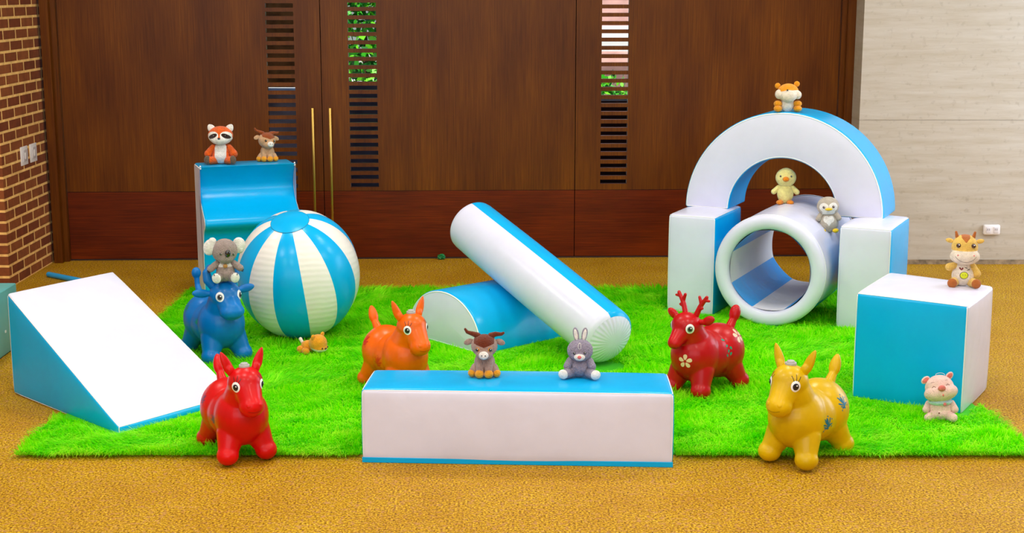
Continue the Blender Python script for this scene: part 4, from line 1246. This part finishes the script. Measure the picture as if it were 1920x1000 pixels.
# little cub lying on the rug in front of the ball
s = .150; t = plush_toy('lying_cub_plush', 'small orange cub plush lying on its belly before the striped ball', 'plush toy', (-.985, 6.905, .018), -32)
part(t, 'body', [('e', (-.18, 0, .22), (.26, .22, .20))], TIG, s)
h = part(t, 'head', [('e', (0, 0, 0), (.30, .31, .29)), ('e', (.10, 0, -.12), (.24, .28, .16))], [TIG, CREAM], s, .0016, loc=(.24, 0, .38), rot=(0, 8, 0), paint=[(1, lambda x, y, z: z < -.13 + .10 * max(0, .1 - abs(y)) and x > -.1)])
eyes(h, s, .13, -.08, .03)
part(h, 'nose', [('e', (.33, 0, -.10), (.03, .045, .032))], BLK, s)
for sy in (1, -1):
    part(h, 'ear', [('e', (-.04, sy * .24, .24), (.05, .09, .09), (sy * -20, 0, 0))], TIG, s)
    part(t, 'leg', [('e', (-.34, sy * .20, .13), (.14, .11, .13))], TIG, s)
    part(t, 'arm', [('e', (-.06, sy * .28, .12), (.16, .10, .12))], TIG, s)
part(t, 'tail', [('c', (-.42, 0, .30), (-.50, 0, .42), .05, .06)], CREAM, s)

# ------------------------------------------------------------------ the green shaggy rug
RX0, RX1, RY0, RY1 = -1.93, 2.045, 5.36, 8.48
rugbase = plain('rug_backing', (60, 190, 10), .9)
rug = box_obj('shaggy_rug', RX0 + .03, RX1 - .03, RY0 + .03, RY1 - .03, .0005, .008, rugbase)
tag(rug, 'bright green shaggy rug covering the golden carpet under the toys', 'rug')
m, nt, b = base_mat('green_pile')
at = N(nt, 'ShaderNodeAttribute'); at.attribute_name = 'tone'
r = ramp(nt, [(0, lin((96, 235, 0))), (.5, lin((160, 255, 0))), (1, lin((205, 255, 60)))])
nt.links.new(at.outputs['Fac'], r.inputs[0]); nt.links.new(r.outputs[0], b.inputs['Base Color'])
b.inputs['Roughness'].default_value = .55; b.inputs['Specular IOR Level'].default_value = .3; b.inputs['Subsurface Weight'].default_value = 0
tl = N(nt, 'ShaderNodeBsdfTranslucent'); nt.links.new(r.outputs[0], tl.inputs[0]); ms = N(nt, 'ShaderNodeMixShader'); ms.inputs[0].default_value = .45
nt.links.new(b.outputs[0], ms.inputs[1]); nt.links.new(tl.outputs[0], ms.inputs[2]); nt.links.new(ms.outputs[0], nt.nodes['Material Output'].inputs[0])
PILE = m


def field(x, y, sc, seed):
    r_ = np.random.default_rng(seed); out = np.zeros_like(x)
    for k in range(7):
        a, ph = r_.uniform(0, 2 * PI), r_.uniform(0, 2 * PI); f = sc * r_.uniform(.5, 1.6)
        out += np.sin((x * math.cos(a) + y * math.sin(a)) * f + ph + 1.5 * np.sin((x * math.sin(a) - y * math.cos(a)) * f * .6 + ph))
    return out / 3


def circle_poly(x, y, r): return [(x + r * math.cos(a), y + r * math.sin(a)) for a in np.linspace(0, 2 * PI, 17)[:-1]]


_hd = Vector((math.cos(math.radians(-48.6)), math.sin(math.radians(-48.6)), 0)); _hn = Vector((-_hd.y, _hd.x, 0)); _h0 = Vector((-.349, 7.156, 0))
PRESSED = [cb, bb, wb, cl, cr, circle_poly(-1.104, 7.31, .10), [_h0 - _hd * .3, _h0 + _hd * .3, _h0 + _hd * .3 + _hn * .6, _h0 - _hd * .3 + _hn * .6],
           rect((1.368 - u_.x * .05, 7.545 - u_.y * .05), math.radians(-25.5), .10, .9), circle_poly(.45, 6.69, .07)]


def make_pile(n):
    # more strands nearer the front where they are seen larger
    u = rng.uniform(0, 1, n) ** 1.25; y = RY0 + (RY1 - RY0) * u; x = rng.uniform(RX0, RX1, n)
    # the pile is pressed flat under the blocks
    near = np.full(n, 9.0)
    for poly in PRESSED:
        p = np.array([q[:2] for q in poly]); d = np.full(n, 9.0)
        for k in range(len(p)):
            a, c_ = p[k], p[(k + 1) % len(p)]; e = (c_ - a) / np.linalg.norm(c_ - a)
            d = np.minimum(d, (x - a[0]) * -e[1] + (y - a[1]) * e[0])      # inside distance, counter-clockwise
        near = np.minimum(near, -d)
    keep = near > .026; x, y, near = x[keep], y[keep], near[keep]; n = len(x)
    # clumping
    cx = np.round(x / .034 + rng.uniform(-.3, .3, n)) * .034; cy = np.round(y / .034 + rng.uniform(-.3, .3, n)) * .034
    ang = -1.7 + 1.1 * field(cx, cy, 5, 3) + .55 * field(cx, cy, 22, 4) + rng.normal(0, .30, n)
    e_ = np.clip(1 - (y - RY0) / .07, 0, 1); ang = ang * (1 - e_) + (-1.57 + rng.normal(0, .5, n)) * e_
    lean = np.clip(.80 + .25 * field(cx, cy, 16, 5) + rng.normal(0, .16, n), .25, 1.25)
    L = np.clip(rng.normal(.048, .010, n), .022, .07) * np.clip(.30 + near / .12, 0, 1)
    wd = rng.uniform(.0013, .0024, n) * (1 + (y - RY0) * .18)
    dx, dy = np.cos(ang), np.sin(ang)
    P = np.zeros((n, 7, 3))
    z0 = np.full(n, .006)
    side = np.stack([-dy, dx, np.zeros(n)], 1) * wd[:, None]
    base = np.stack([x, y, z0], 1)
    def at_(s):   # bends over as it rises
        th = lean * (.35 + .9 * s) ; h_ = L * s * np.cos(th) ; o_ = L * s * np.sin(th)
        return base + np.stack([dx * o_, dy * o_, np.maximum(h_, .001)], 1)
    for i, s_ in enumerate((0, .4, .75)):
        c_ = at_(s_); k = 1 - .25 * i
        P[:, 2 * i] = c_ - side * k; P[:, 2 * i + 1] = c_ + side * k
    P[:, 6] = at_(1.0)
    for i in range(1, 7):      # strands of a tuft lean together towards its tip
        g = (0, 0, .18, .18, .42, .42, .62)[i]
        P[:, i, 0] += (cx + dx * .03 - x - dx * .03) * g; P[:, i, 1] += (cy + dy * .03 - y - dy * .03) * g
    tone = np.clip(.5 + .28 * field(cx, cy, 30, 9) + rng.normal(0, .22, n), 0, 1)
    nv = n * 7
    me = bpy.data.meshes.new('pile'); me.vertices.add(nv); me.vertices.foreach_set('co', P.reshape(-1).astype(np.float32))
    b0 = (np.arange(n) * 7)[:, None]
    idx = np.concatenate([b0 + [0, 1, 3, 2], b0 + [2, 3, 5, 4], b0 + [4, 5, 6]], 1).reshape(-1)
    me.loops.add(n * 11); me.loops.foreach_set('vertex_index', idx.astype(np.int32))
    ls = (np.arange(n)[:, None] * 11 + np.array([0, 4, 8])).reshape(-1)
    me.polygons.add(n * 3); me.polygons.foreach_set('loop_start', ls.astype(np.int32))
    try: me.polygons.foreach_set('loop_total', np.tile([4, 4, 3], n).astype(np.int32))
    except Exception: pass
    a = me.attributes.new('tone', 'FLOAT', 'POINT'); a.data.foreach_set('value', np.repeat(tone, 7).astype(np.float32))
    me.materials.append(PILE); me.update(calc_edges=True); me.validate()
    o = bpy.data.objects.new('pile', me); C.objects.link(o); o.parent = rug
    o['kind'] = 'stuff'
    return o


make_pile(300000)
